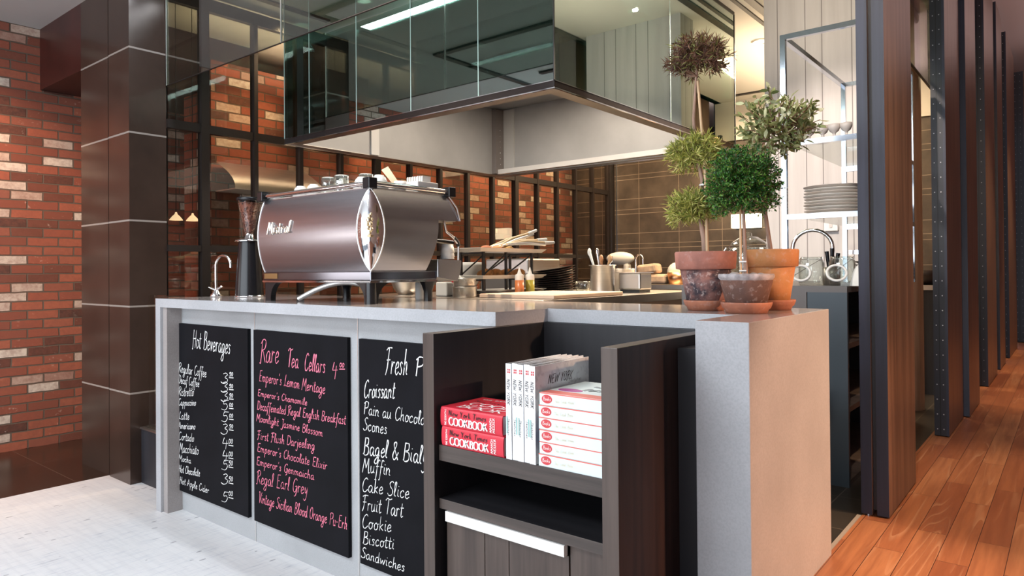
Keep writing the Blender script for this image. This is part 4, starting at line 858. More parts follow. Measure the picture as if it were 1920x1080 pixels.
# ------------------------------------------------------------------ dark wooden screens on the right
def dotmat(a, b_):
    m, t, p, out = nt('screw_dotted_black'); tc = N(t, 'TexCoord'); sp = N(t, 'SeparateXYZ'); t.links.new(tc.outputs['Object'], sp.inputs[0])
    zz = mth(t, 'POWER', mth(t, 'SUBTRACT', mth(t, 'MODULO', sp.outputs[2], .09), .045), 2.0); m_ = None
    for u in (.25, .78):
        d = mth(t, 'ADD', mth(t, 'POWER', mth(t, 'SUBTRACT', sp.outputs[0], a+(b_-a)*u), 2.0), zz)
        s_ = mth(t, 'LESS_THAN', d, .0033**2); m_ = s_ if m_ is None else mth(t, 'MAXIMUM', m_, s_)
    gap = mth(t, 'LESS_THAN', mth(t, 'ABSOLUTE', mth(t, 'SUBTRACT', sp.outputs[0], a+(b_-a)*.5)), .003)
    c = mixc(t, m_, (.014,.015,.022), (.42,.42,.45)); c = mixc(t, gap, c, (.002,.002,.002))
    t.links.new(c, p.inputs['Base Color']); p.inputs['Roughness'].default_value = .4
    return m
def fin(lab, x0, x1, y0, y1, split=None, dots=False, top=4.06):
    t_ = thing('folding_screen', lab, 'screen panel', ((x0+x1)/2,(y0+y1)/2,ZF), 'tall dark screens along the corridor')
    def leaf(a, b_, ya, yb):
        w = obj('leaf', MB().box(a,b_,ya,yb,ZF+.006,top), [dotmat(a-(x0+x1)/2, b_-(x0+x1)/2) if dots else M_finblack, M_finwood], t_)
        for pl in w.data.polygons: pl.material_index = 1 if abs(pl.normal.x) > .5 else 0
    if split:
        leaf(x0,split[0],y0,y1); leaf(split[1],x1,y0+.004,y1)
        obj('hinge_core', MB().box(split[0],split[1],y0+.03,y1-.03,ZF+.02,top), M_black, t_)
        obj('floor_pivot', MB().cyl(((x0+split[0])/2,y0+.03,ZF),((x0+split[0])/2,y0+.03,ZF+.008),.02), M_chrome, t_)
    else:
        leaf(x0,x1-.014,y0,y1)
        w = obj('edge_strip', MB().box(x1-.0138,x1,y0-.003,y1,ZF+.006,top), [M_finblack, M_finwood], t_)
        for pl in w.data.polygons: pl.material_index = 1 if abs(pl.normal.x) > .5 else 0
fin('tall wooden screen of two dark leaves standing beside the concrete counter end', -.704,-.60,3.17,3.785,(-.662,-.645))
fin('second tall wooden screen along the corridor, its black edge dotted with screws', -.677,-.600,4.92,5.60,None,True)
fin('slim blue-black leaf standing close behind the second wooden screen', -.625,-.570,5.66,6.30)
fin('third dotted wooden screen, between the slim leaf and the farther screens', -.675,-.588,7.20,8.1,None,True)
fin('fourth dotted wooden screen along the corridor', -.665,-.588,8.45,9.1,None,True,4.06)
fin('fifth dotted wooden screen along the corridor, lit red on its side', -.660,-.580,9.6,10.9,None,True,4.06)
fin('last wooden screen before the red end wall of the corridor', -.64,-.52,11.7,12.5,None,True,4.06)
b = MB().lathe([(.10,0),(.10,CE-ZF)], (-.955,5.78,ZF), 32)
struct('wall_column', b, wood('pale_wood_veneer', (.34,.22,.15), (.50,.36,.27), 'Z', .35))
t_ = thing('strip_lamp', 'tall glowing amber strip lamp seen between the screens', 'lamp', (-.80,8.0,1.3))
obj('housing', MB().box(-.86,-.82,8.0,8.05,ZF,3.0), M_black, t_); obj('tube', MB().box(-.82,-.765,8.0,8.04,1.30,2.98), flat('amber_tube',(1.0,.62,.22),.5,emit=3), t_)
t_ = thing('side_cabinet', 'dark low cabinet half hidden behind the second screen', 'cabinet', (-1.2,6.8,ZF))
obj('carcass', MB().box(-1.7,-.86,6.5,7.1,ZF,1.22), M_blackwood, t_); obj('top', MB().box(-1.72,-.84,6.48,7.12,1.22,1.26), M_steel_dull, t_)
tag(obj('bowl', MB().lathe([(0,0),(.05,0),(.11,.07),(.12,.12),(.112,.12),(.10,.07),(.045,.012),(0,.012)], (-.95,6.62,1.26), 24), M_darkceramic), 'dark brown bowl on the cabinet behind the second screen', 'bowl')

# ------------------------------------------------------------------ cabinet and chrome shelf unit by the plank wall
M_bluecab = flat('blue_grey_cabinet', (.055,.075,.095), .45); M_greycab = flat('grey_cabinet', (.13,.12,.12), .45)
cb = thing('base_cabinet', 'blue-grey cabinet with open end shelves under the chrome shelf unit', 'cabinet', (-1.25,4.2,ZF))
CT = 1.317
obj('front_panel', MB().box(-1.66,-1.012,3.512,3.535,ZF,CT-.03), M_greycab, cb); obj('front_panel', MB().box(-1.008,-.83,3.512,3.535,ZF,CT-.03), M_bluecab, cb)
obj('worktop', MB().box(-1.66,-.83,3.512,4.98,CT-.03,CT), M_greycab, cb)
obj('carcass', MB().box(-1.65,-1.15,3.536,4.97,ZF,CT-.03), M_black, cb)
for z in (ZF,.72,1.02): obj('end_shelf', MB().box(-1.149,-.835,3.54,4.95,z,z+.025), M_shelfwood, cb)
obj('divider', MB().box(-1.149,-.835,4.92,4.95,ZF,CT-.03), M_black, cb)
su = thing('shelf_unit', 'chrome framed shelf unit with glass shelves by the plank wall', 'shelf unit', (-.93,4.1,CT))
q = .0125
for x in (-1.113,-.745):
    for y in (3.525,4.68): obj('post', MB().box(x-q,x+q,y-q,y+q,CT,2.557), M_rail, su)
def railring(z):
    b = MB()
    for y in (3.525,4.68): b.box(-1.10,-.758,y-q,y+q,z-q,z+q)
    for x in (-1.113,-.745): b.box(x-q,x+q,3.538,4.667,z-q,z+q)
    return b
obj('top_frame', railring(2.545), M_rail, su)
for z in (2.015,1.655):
    b = MB(); b.box(-1.10,-.758,3.525-q,3.525+q,z-q,z+q); b.box(-1.10,-.758,4.68-q,4.68+q,z-q,z+q); b.box(-.76,-.73,3.538,4.667,z-q,z+q)
    obj('shelf_rail', b, M_rail, su)
    obj('glass_shelf', MB().box(-1.10,-.758,3.538,4.667,z+.004,z+.0135), glass_sheet('shelf_glass_%d' % int(z*1000), (.75,.78,.74), .8, .06, 0, 4), su)
b = MB()
for z in (2.14,1.78,1.5): b.box(-1.09,-.758,4.68-q,4.68+q,z-q,z+q)
obj('back_rail', b, M_chrome, su)
egg = thing('egg_cup', 'grey egg cup half hidden by the olive leaves', 'egg cup', (-1.015,3.60,2.0290), 'grey egg cups on the glass shelf')
b = MB().lathe([(0,0),(.020,0),(.018,.006),(.007,.014),(.007,.026),(.020,.036),(.027,.052),(.027,.070),(.024,.070),(.022,.052),(.006,.036),(0,.036)], (0,0,0), 20); obj('cup', b, M_greyceramic, egg, local=True)
for x, lab in ((-.952,'grey egg cup by the black saucer, next to the leaf-hidden one'),(-.900,'grey egg cup between the saucer one and the end one'),(-.846,'grey egg cup closest to the wooden screen on the glass shelf')):
    c = copy_tree(egg); c.location.x = x; c['label'] = lab
tag(obj('saucer', MB().lathe([(0,0),(.03,0),(.05,.008),(.05,.011),(.03,.004),(0,.004)], (-.985,3.70,2.029), 20), M_darkceramic), 'small black saucer between the egg cups', 'saucer')
for k in range(10):
    b = MB().lathe([(0,0),(.10,0),(.150,.013),(.152,.016),(.15,.017),(.10,.004),(0,.004)], (-.965+.002*((k*7)%3),3.86+.002*((k*5)%3),1.6690+.0155*k), 36)
    tag(obj('plate', b, M_greyceramic if k % 2 else M_ceramic), 'pale dinner plate, %s from the bottom of the shelf stack' % ords[k] if k else 'pale dinner plate at the bottom of the shelf stack', 'plate', 'dinner plates stacked on the glass shelf')
x, y = -1.02, 4.02
t_ = thing('tap', 'tall chrome swan-neck tap under the shelf unit', 'tap', (x,y,CT))
obj('base', MB().lathe([(0,0),(.028,0),(.028,.02),(.014,.03)], (x,y,CT), 18), M_chrome, t_)
obj('spout', MB().tube([(x,y,CT+.02),(x,y,CT+.20)]+[(x-.10+.10*math.cos(a*PI/12), y-.03*a/12, CT+.20+.095*math.sin(a*PI/12)) for a in range(1,13)]+[(x-.20,y-.03,CT+.165)], .0105, 12), M_chrome, t_)
obj('nozzle', MB().cyl((x-.20,y-.03,CT+.175),(x-.20,y-.03,CT+.15),.0135), M_chrome, t_)
M_gasket = flat('white_gasket', (.78,.77,.75), .5)
for (x, y, lx, lab) in ((-1.03,3.66,-.02,'clip-top glass jar, open lid hanging in front of the tap'),(-.885,3.66,.0,'clip-top glass jar, open lid hanging beside the crumpled white cloth')):
    j = thing('glass_jar', lab, 'jar', (x,y,CT), 'open clip-top jars')
    b = MB().lathe([(0,.001),(.055,.001),(.060,.01),(.060,.115),(.052,.130),(.052,.142),(.048,.142),(.048,.128),(.056,.112),(.056,.012),(0,.010)], (x,y,CT), 24); obj('jar_body', b, M_clear, j)
    ax = Vector((.25,-.82,.52)).normalized(); ce = Vector((x+lx-.005,y-.085,CT+.062)); u = ax.orthogonal().normalized(); v = ax.cross(u)
    P = [ce+(u*math.cos(2*PI*a/28)+v*math.sin(2*PI*a/28))*.043 for a in range(29)]
    ld = obj('lid_gasket', MB().tube(P, .0065, 8, False), M_gasket, j)
    obj('lid_glass', MB().cyl(ce-ax*.004, ce+ax*.004, .040, .034, 24), M_clear, j)
    obj('wire_clip', MB().tube([ce+u*.043, ce+u*.05+Vector((0,.03,.02)), Vector((x+.052,y-.02,CT+.13)), Vector((x-.052,y-.02,CT+.13)), ce-u*.05], .0018, 6), M_chrome, j)
t_ = thing('utensil_pot', 'steel pot of black-handled utensils between the two clip-top jars', 'utensils', (-.955,3.72,CT))
obj('pot', MB().lathe([(0,0),(.04,0),(.042,.09),(.039,.09),(.037,.004),(0,.004)], (-.955,3.74,CT), 18), M_steel, t_)
for dx, dz in ((-.012,.17),(.004,.185),(.022,.16)): obj('utensil', MB().tube([(-.955+dx*.4,3.74,CT+.01),(-.955+dx*1.6,3.73,CT+dz)], [.006,.010], 8), M_plastic, t_)
for k in range(6):
    tag(obj('bowl', MB().lathe([(0,0),(.05,0),(.10,.028),(.102,.032),(.097,.032),(.05,.006),(0,.006)], (-.87,4.30,CT+.001+.018*k), 24), M_darkceramic), 'dark bowl, %s from the bottom of the stack behind the jars' % ords[k] if k else 'dark bowl at the bottom of the stack behind the jars', 'bowl', 'dark bowls behind the jars')
b = MB(); rows = []
for i in range(9):
    th = i/8; r = .055*math.cos(th*PI/2)**.6+.001
    rows.append([(-.80+r*(1+.18*math.sin(3*a+5*th))*math.cos(2*PI*a/20)*.55, 3.60+r*(1+.15*math.cos(4*a))*math.sin(2*PI*a/20)*.9, CT+.10*th) for a in range(21)])
b.grid(rows); tag(obj('cloth', b, M_paper), 'crumpled white cloth on the cabinet beside the dark wooden screen', 'cloth')
t_ = thing('wall_socket', 'small pale socket box on the plank wall', 'socket', (-1.29,5.07,1.69)); obj('box', MB().box(-1.335,-1.245,5.045,5.07,1.655,1.735), M_white, t_, bevel=.004); obj('switch', MB().box(-1.30,-1.28,5.041,5.045,1.68,1.71), M_greyceramic, t_)
# big glass jar
x, y = -1.42, 3.86
j = thing('storage_jar', 'large clear glass jar with domed lid behind the terracotta pots', 'jar', (x,y,CT))
obj('jar_body', MB().lathe([(0,.002),(.11,.002),(.118,.012),(.118,.17),(.10,.20),(.095,.205),(.112,.168),(.112,.014),(0,.010)], (x,y,CT), 32), M_clear, j)
obj('lid', MB().lathe([(.105,.200),(.108,.212),(.09,.235),(.05,.262),(.02,.268),(.018,.285),(.0,.29)], (x,y,CT), 32), M_clear, j)
obj('handle_ring', MB().tube([(x-.118,y-.02,CT+.15),(x-.135,y-.03,CT+.18),(x-.12,y-.02,CT+.205)], .006, 8), M_steel, j)
t_ = thing('paper_tag', 'pale yellow paper bag leaning beside the large glass jar', 'bag', (-1.53,3.66,CT)); b = MB()
b.prism([(-1.575,3.66,CT),(-1.50,3.66,CT),(-1.50,3.66,CT+.15),(-1.525,3.66,CT+.17)], (0,.03,0)); obj('bag', b, flat('straw_paper',(.72,.55,.30),.7), t_)
t_ = thing('wall_lamp', 'bright lamp on the tiled wall glowing behind the myrtle stem', 'lamp', (-3.0,8.15,1.98)); obj('back_plate', MB().box(-3.16,-2.86,8.185,8.2,1.88,2.06), M_black, t_); obj('shade', MB().box(-3.17,-2.85,8.06,8.184,1.89,2.05), flat('glowing_shade',(1,.86,.60),.5,emit=5), t_)

# ------------------------------------------------------------------ prep table and what stands on it
M_wornsteel = flat('worn_steel_top', (.60,.53,.46), .30, 1, .10, 5)
pt = thing('prep_table', 'steel prep table behind the counter crowded with food and pans', 'table', (-2.8,3.7,ZF))
TZ = 1.255
obj('tabletop', MB().box(-3.6,-2.03,2.75,4.60,TZ-.05,TZ), M_wornsteel, pt, bevel=.003)
obj('undershelf', MB().box(-3.5,-2.12,2.85,4.5,.62,.65), M_steel_dull, pt)
for x in (-3.52,-2.10):
    for y in (2.83,4.52): obj('leg', MB().cyl((x,y,ZF),(x,y,TZ-.05),.022,.022,14), M_steel, pt)
bt = thing('steel_counter', 'steel topped counter standing along the brown tiled wall', 'counter', (-3.2,7.8,ZF))
obj('worktop', MB().box(-4.78,-2.4,7.40,8.16,1.17,1.23), M_wornsteel, bt, bevel=.004); obj('carcass', MB().box(-4.76,-2.45,7.46,8.15,ZF+.08,1.17), flat('bronze_front',(.16,.10,.06),.4,.5), bt); obj('plinth', MB().box(-4.74,-2.47,7.5,8.1,ZF,ZF+.08), M_black, bt)
tag(obj('cutting_board', MB().box(-2.55,-2.045,2.86,3.55,TZ,TZ+.022), flat('pale_board',(.72,.50,.36),.5,0,.1,6), bevel=.004), 'large pale chopping board on the corner of the prep table', 'chopping board')
tag(obj('jug', MB().lathe([(0,0),(.021,0),(.024,.01),(.024,.088),(.018,.092),(0,.092)], (-2.635,2.495,ZC), 18), M_white), 'small white beaker beside the back foot of the espresso machine', 'beaker')
x, y = -2.70, 2.905
def pan(nm, lab, x, y, z, r, h, mark=False, g=None):
    p = thing(nm, lab, 'pan', (x,y,z), g)
    obj('pan_body', MB().lathe([(0,0),(r*.93,0),(r*.97,.006),(r,h),(r*1.06,h+.002),(r*1.06,h+.005),(r*.97,h+.003),(r*.93,.010),(0,.008)], (x,y,z), 28), M_steel, p)
    if mark: obj('red_band', MB().tube([(x+r*1.01*math.cos(a), y+r*1.01*math.sin(a), z+h*.75) for a in [PI*(1.05+.02*i) for i in range(12)]], .010, 6), M_redink, p)
    return p
pan('saucepan', 'round steel pan marked red, at the near end of the prep table', x, y, TZ, .070, .055, False, 'steel pans near the espresso machine')
pan('saucepan', 'round steel pan with a red mark, nested on top of another pan', x, y, TZ+.061, .066, .040, True, 'steel pans near the espresso machine')
t_ = thing('spoon', 'pale spoon resting across the stacked steel pans', 'spoon', (x,y,TZ+.1)); obj('stem', MB().tube([(x-.03,y+.0,TZ+.112),(x-.11,y-.01,TZ+.152)], [.007,.005], 8), M_paper, t_); obj('spoon_bowl', MB().sphere((x-.02,y,TZ+.108), .022,.014,.007,10,6), M_paper, t_)
tag(obj('tub', MB().box(-2.935,-2.845,2.905,2.995,TZ,TZ+.085), M_white, bevel=.008), 'white square tub behind the foot of the espresso machine', 'tub')
tag(obj('mixing_bowl', MB().lathe([(0,0),(.05,0),(.09,.08),(.122,.18),(.127,.205),(.120,.205),(.085,.08),(.045,.008),(0,.008)], (-3.12,3.36,TZ), 28), M_ceramic), 'wide white mixing bowl behind the tiered stand', 'bowl')
tag(obj('mixing_bowl', MB().lathe([(0,0),(.05,0),(.08,.04),(.10,.09),(.104,.10),(.098,.10),(.075,.04),(.045,.008),(0,.008)], (-3.36,3.06,TZ), 28), M_steel), 'steel bowl beside the wide white mixing bowl', 'bowl')
hc = thing('steel_warmer', 'boxy steel food warmer behind the tiered stand', 'food warmer', (-3.2,4.1,TZ))
obj('cabinet', MB().box(-3.46,-3.0,3.9,4.35,TZ,TZ+.13), flat('warmer_side',(.16,.13,.11),.5), hc, bevel=.004); obj('pan_insert', MB().box(-3.43,-3.03,3.92,4.32,TZ+.13,TZ+.235), M_steel, hc, bevel=.01); obj('shelf_edge', MB().box(-3.48,-2.95,3.86,4.38,TZ+.128,TZ+.136), M_bright_metal, hc)
# tiered stand of white trays
ts = thing('tray_stand', 'black folding stand holding three white trays', 'stand', (-2.81,3.33,TZ))
SZ = (TZ+.012, TZ+.100, TZ+.262)
for x in (-2.90,-2.72):
    for y in (3.09,3.30,3.56): obj('upright', MB().box(x-.006,x+.006,y-.008,y+.008,TZ,SZ[2]-.001), M_black, ts)
for x in (-2.90,-2.72):
    obj('brace', MB().tube([(x,3.10,TZ+.13),(x,3.29,TZ+.245)], .005, 6).tube([(x,3.31,TZ+.13),(x,3.55,TZ+.245)], .005, 6), M_black, ts)
obj('cross_bar', MB().box(-2.905,-2.715,3.085,3.095,SZ[2]-.012,SZ[2]-.002).box(-2.905,-2.715,3.555,3.565,SZ[2]-.012,SZ[2]-.002).box(-2.905,-2.715,3.085,3.095,SZ[1]-.012,SZ[1]-.002).box(-2.905,-2.715,3.555,3.565,SZ[1]-.012,SZ[1]-.002), M_black, ts)
def tray(x0, x1, y0, y1, z, lab):
    b = MB(); i = .022
    o = [(x0,y0),(x1,y0),(x1,y1),(x0,y1)]; n_ = [(x0+i,y0+i),(x1-i,y0+i),(x1-i,y1-i),(x0+i,y1-i)]
    v = [(a,c,z+.020) for a,c in o]+[(a,c,z) for a,c in n_]+[(a,c,z+.022) for a,c in o]+[(a,c,z+.003) for a,c in n_]
    f = [(7,6,5,4),(8+4,8+5,8+6,8+7)]
    for k in range(4):
        k2 = (k+1)%4; f += [(k,k+4,k2+4,k2)[::-1],(8+k,8+k2,12+k2,12+k),(k,k2,8+k2,8+k)]
    b.add(v, f, False)
    return tag(obj('serving_tray', b, M_ceramic), lab, 'tray', 'white trays on the tiered stand')
tray(-2.93,-2.66,3.00,3.64,SZ[2],'topmost white tray on the tiered stand, tongs lying on it')
tray(-2.93,-2.66,3.02,3.64,SZ[1],'middle white tray on the tiered stand, pastries on it')
tray(-2.93,-2.66,3.00,3.64,SZ[0],'lowest white tray at the foot of the tiered stand')
M_past = flat('golden_pastry',(.55,.25,.08),.6,0,.35,25,bmp=.3,bscale=50)
for k, (y, l) in enumerate(((3.18,'near end'),(3.27,'second place from the near end'),(3.38,'middle'),(3.50,'far end'))):
    b = MB(); P = [(-2.80+.045*math.cos(a)*1.1, y+.03*math.sin(a), SZ[1]+.026+.012*math.sin(a)) for a in [PI*i/8 for i in range(9)]]
    b.tube(P, [.006,.014,.019,.022,.024,.022,.019,.014,.006], 10); tag(obj('pastry', b, M_past), 'golden pastry at the %s of the middle tray' % l, 'pastry', 'pastries on the middle tray')
for k, (y, l) in enumerate(((3.14,'near end'),(3.24,'second place from the near end'),(3.35,'middle'))):
    b = MB().sphere((-2.74,y,SZ[2]+.0215), .03,.04,.018,12,8); tag(obj('flatbread', b, flat('red_topped_bread_%d'%k,(.55,.18+.06*k,.08),.6,0,.3,30)), 'red-topped bread at the %s of the top tray' % l, 'bread', 'breads on the top tray')
for k, (dx, dz, l) in enumerate(((0,.105,'highest, white tipped'),(-.045,.09,'second highest'),(.045,.062,'second lowest'),(.088,.045,'lowest'))):
    t_ = thing('serving_tongs', 'pair of pale tongs on the top tray, %s of the four' % l, 'tongs', (-2.80+dx,3.45,SZ[2]+.02), 'tongs on the top tray')
    a0 = Vector((-2.80+dx,3.30,SZ[2]+.030+.006*k)); a1 = Vector((-2.78+dx,3.60+.02*k,SZ[2]+.02+dz))
    obj('arm', MB().tube([a0,(a0+a1)/2+Vector((0,0,.012)),a1], [.008,.012,.010], 8), flat('pale_wood_%d'%k,(.66,.48,.28),.5), t_)
    obj('arm', MB().tube([a0+Vector((.012,0,0)),(a0+a1)/2+Vector((.02,0,.0)),a1+Vector((.006,0,-.012))], [.007,.010,.009], 8), M_steel, t_)
    obj('tip', MB().tube([a1,a1+(a1-a0)*.28], [.013,.010], 8), M_paper, t_)
for x, y, c, lab in ((-2.615,3.30,(.62,.20,.07),'squeeze bottle of orange sauce with a white nozzle'),(-2.600,3.385,(.42,.36,.05),'squeeze bottle of mustard-green sauce behind the orange one')):
    t_ = thing('squeeze_bottle', lab, 'bottle', (x,y,TZ), 'squeeze bottles on the prep table')
    obj('sauce', MB().lathe([(0,0),(.026,0),(.028,.008),(.028,.090),(0,.090)], (x,y,TZ), 18), flat('sauce_%d'%int(c[0]*100),c,.3), t_)
    obj('bottle_top', MB().lathe([(.028,.090),(.028,.115),(.024,.124),(.014,.128),(.005,.160),(.003,.168),(0,.168)], (x,y,TZ), 18), M_white, t_)
tag(obj('side_dish', MB().lathe([(0,0),(.03,0),(.05,.016),(.052,.018),(.048,.018),(.028,.004),(0,.004)], (-2.61,3.18,TZ), 20), M_ceramic), 'small white dish between the stand and the chopping board', 'dish')
for k in range(11):
    tl = .018*k; z = TZ+.002+.0125*k
    b = MB(); x, y = -2.80, 3.92; h = .105
    vs = []
    for (dx, dy) in ((-h,-h),(h,-h),(h,h),(-h,h)):
        vs.append((x+dx, y+dy, z+.010+(dx+dy+2*h)*.5*tl*1.2))
    b.add(vs+[(p[0],p[1],p[2]+.003) for p in vs]+[(x+dx*.7,y+dy*.7,z+(dx*.7+dy*.7+2*h)*.5*tl*1.2) for dx,dy in ((-h,-h),(h,-h),(h,h),(-h,h))], [(0,1,2,3)[::-1],(4,5,6,7),(0,1,5,4),(1,2,6,5),(2,3,7,6),(3,0,4,7),(8,9,10,11)[::-1],(0,8,9,1),(1,9,10,2),(2,10,11,3),(3,11,8,0)], False)
    tag(obj('slate_plate', b, M_darkceramic), ('dark square plate at the bottom of the tilted stack' if k == 0 else 'dark square plate, %s from the bottom of the tilted stack' % ords[k]), 'plate', 'dark plates in the tilted stack')
tag(obj('glass_bowl', MB().lathe([(0,.001),(.04,.001),(.05,.05),(.052,.075),(.048,.075),(.045,.05),(.036,.008),(0,.008)], (-2.50,3.82,TZ), 22), M_clear), 'small clear glass bowl between the plate stack and the stockpot', 'bowl')
x, y = -2.36, 3.84
sp_ = thing('stockpot', 'tall shiny steel pot full of kitchen tools', 'pot', (x,y,TZ))
obj('pot_body', MB().lathe([(0,0),(.077,0),(.079,.004),(.079,.172),(.088,.176),(.088,.180),(.075,.178),(.074,.008),(0,.008)], (x,y,TZ), 32), M_steel, sp_)
for k, (dx, dy, m) in enumerate(((-.06,-.01,M_paper),(-.045,.03,M_chrome),(.03,.02,M_chrome),(.05,-.02,flat('beech',(.55,.34,.18),.5)),(.012,-.03,flat('beech_dark',(.40,.20,.10),.5)))):
    tp = (x+dx*1.5,y+dy*1.5,TZ+.265-.045*(k>1))
    t_ = tag(obj('utensil', MB().tube([(x+dx*.6,y+dy*.6,TZ+.02),(x+dx,y+dy,TZ+.17),tp], [.005,.006,.011], 8).sphere(tp,.013,.013,.026,8,6), m), ('white spatula leaning out of the tall steel pot','chrome ladle standing behind the spatula in the steel pot','chrome spoon standing in the tall steel pot','pale wooden spoon leaning toward the square pan in the steel pot','dark wooden spoon standing in the steel pot')[k], 'utensil', 'tools in the steel pot')
x, y = -2.215, 4.0
t_ = thing('bain_marie_pan', 'square steel pan on a black base beside the stockpot', 'pan', (x,y,TZ))
obj('base', MB().box(x-.07,x+.07,y-.07,y+.07,TZ,TZ+.018), M_rubber, t_); obj('pan_body', MB().box(x-.08,x+.08,y-.08,y+.08,TZ+.018,TZ+.128), M_steel_dull, t_, bevel=.012); obj('rim', MB().box(x-.088,x+.088,y-.088,y+.088,TZ+.126,TZ+.131), M_steel, t_)
pan('saucepan', 'round steel pan behind the square pan', -2.42, 4.22, TZ, .075, .15)
# back counter things
BZ = 1.23
x, y = -4.50, 7.75
mx = thing('stand_mixer', 'white stand mixer on the back counter', 'mixer', (x,y,BZ))
obj('base', MB().box(x-.13,x+.14,y-.09,y+.09,BZ,BZ+.04), M_ceramic, mx, bevel=.02); obj('column', MB().box(x+.06,x+.14,y-.05,y+.05,BZ+.03,BZ+.26), M_ceramic, mx, bevel=.03)
obj('head', MB().lathe_ellip((x,y,BZ+.32), .20,.085,.085, 20, 12), M_ceramic, mx); obj('bowl', MB().lathe([(0,0),(.06,0),(.10,.08),(.105,.15),(.10,.15),(.055,.008),(0,.008)], (x-.05,y,BZ+.04), 22), M_steel, mx)
x, y = -4.25, 7.7
t_ = thing('tap', 'slim chrome hoop tap on the back counter', 'tap', (x,y,BZ)); obj('spout', MB().tube([(x,y,BZ),(x,y,BZ+.22)]+[(x+.05-.05*math.cos(a*PI/8),y,BZ+.30+.06*math.sin(a*PI/8)) for a in range(9)]+[(x+.10,y,BZ+.24)], .012, 10), M_chrome, t_); obj('base', MB().cyl((x,y,BZ),(x,y,BZ+.03),.03), M_chrome, t_)
M_wrap = flat('wrapped_bread', (.72,.52,.38), .5, 0, .25, 12)
for k, (x, z, l) in enumerate(((-3.90,BZ,'lower'),(-4.02,BZ+.12,'upper'))):
    b = MB(); b.obox((x,7.62,z+.062), (.13,.0,.012 if k else 0), (0,.09,0), (-.012 if k else 0,0,.058)); tag(obj('wrapped_loaf', b, M_wrap, bevel=.03), '%s of two paper-wrapped loaves on the back counter' % l, 'loaf', 'wrapped loaves')
x, y = -3.66, 7.6
t_ = thing('copper_bucket', 'copper coloured tub of lemons on the back counter', 'tub', (x,y,BZ)); obj('tub_body', MB().lathe([(0,0),(.09,0),(.105,.14),(.10,.14),(.085,.008),(0,.008)], (x,y,BZ), 26), flat('copper',(.72,.40,.22),.3,1), t_); obj('filling', MB().lathe([(.099,.135),(.06,.165),(0,.172)], (x,y,BZ), 20), flat('pale_yellow',(.75,.68,.40),.5), t_)
tag(obj('flour_sack', MB().lathe_ellip((-3.80,7.88,BZ+.13), .11,.09,.13, 16, 10), M_paper), 'plump white sack behind the copper tub', 'sack')
t_ = thing('oil_bottle', 'pale bottle with a dark stopper beside the copper tub', 'bottle', (-3.62,7.86,BZ)); obj('bottle_body', MB().lathe([(0,0),(.045,0),(.045,.22),(.02,.27),(.018,.33),(0,.33)], (-3.60,7.88,BZ), 18), M_ceramic, t_); obj('stopper', MB().cyl((-3.60,7.88,BZ+.33),(-3.60,7.88,BZ+.37),.022), M_black, t_)
# reflections in the glass wall, built as objects standing behind it
t_ = thing('canopy_reflection', 'curved steel shell standing in for a hood reflection in the glass wall', 'canopy', (-5.3,3.0,2.08))
b = MB(); rows = [[(-5.47+.36*(1-(1-i/8)**2)**.5 if False else -5.47+.30*math.sin(i/8*PI/2), y, 2.32-.24*(i/8)) for y in (2.905,3.2,3.5,3.75)] for i in range(9)]
b.grid(rows); b.box(-5.48,-5.17,2.905,3.75,2.072,2.08); obj('shell', b, M_steel, t_)
for k, (x, y, lab) in enumerate(((-5.2,2.45,'small glowing cone standing in for a lamp reflection, nearer the pillar'),(-5.2,2.575,'small glowing cone standing in for a lamp reflection, nearer the wide mullion'))):
    t_ = thing('lamp_reflection', lab, 'lamp', (x,y,1.80), 'lamp reflections in the glass wall')
    obj('shade', MB().lathe([(.048,0),(.030,.025),(.010,.045),(.006,.06),(0,.06)], (x,y,1.80), 20), flat('warm_shade_%d'%k,(.95,.70,.42),.5,emit=1.2), t_); obj('cord', MB().tube([(x,y,1.86),(x,y,CE)], .003, 6), M_black, t_)

# ------------------------------------------------------------------ potted topiaries
def terracotta(name, c, stain, seed, amount=.5):
    m, t, p, out = nt(name); v = coords(t)
    off = N(t, 'Mapping'); t.links.new(v, off.inputs[0]); off.inputs[1].default_value = (seed, seed*2, seed*3)
    n = noise(t, off.outputs[0], 11, 6, .6); n2 = noise(t, off.outputs[0], 70, 3)
    a = ramp(t, n, [(.25, tuple(x*.7 for x in c)), (.6, c)])
    a = mixc(t, mth(t, 'MULTIPLY', ramp(t, n, [(.5-.1*amount,(1,1,1)),(.62-.1*amount,(0,0,0))]), amount), a, stain)
    a = mixc(t, mth(t, 'MULTIPLY', ramp(t, n2, [(.56,(0,0,0)),(.66,(1,1,1))]), .5*amount), a, (.55,.45,.42))
    t.links.new(a, p.inputs['Base Color']); p.inputs['Roughness'].default_value = .8; bump(t, p, n2, .25, .003)
    return m
M_tc1 = terracotta('weathered_terracotta', (.27,.13,.11), (.040,.028,.036), 1.4, 1.0); M_tc1r = terracotta('terracotta_rim', (.46,.19,.14), (.25,.11,.09), 2.2, .3)
M_tc2 = terracotta('brown_terracotta', (.16,.075,.052), (.07,.04,.034), 3.1, .4); M_tc3 = terracotta('orange_terracotta', (.56,.24,.09), (.42,.20,.06), 4.7, .4); M_tcs = terracotta('saucer_terracotta', (.42,.16,.09), (.25,.09,.06), 5.5, .3)
M_glaze = flat('grey_crust', (.42,.38,.38), .8, 0, .4, 40); M_soil = flat('soil', (.035,.022,.015), .9, 0, .3, 60, bmp=.5); M_bark = flat('pale_bark', (.36,.23,.17), .8, 0, .35, 40, bmp=.5, stretch=(1,1,.2)); M_stake = flat('bamboo', (.62,.42,.24), .5)
M_stone = island('grey_pebbles', [(0,(.12,.11,.10)),(.5,(.28,.26,.25)),(1,(.55,.52,.50))], .6)
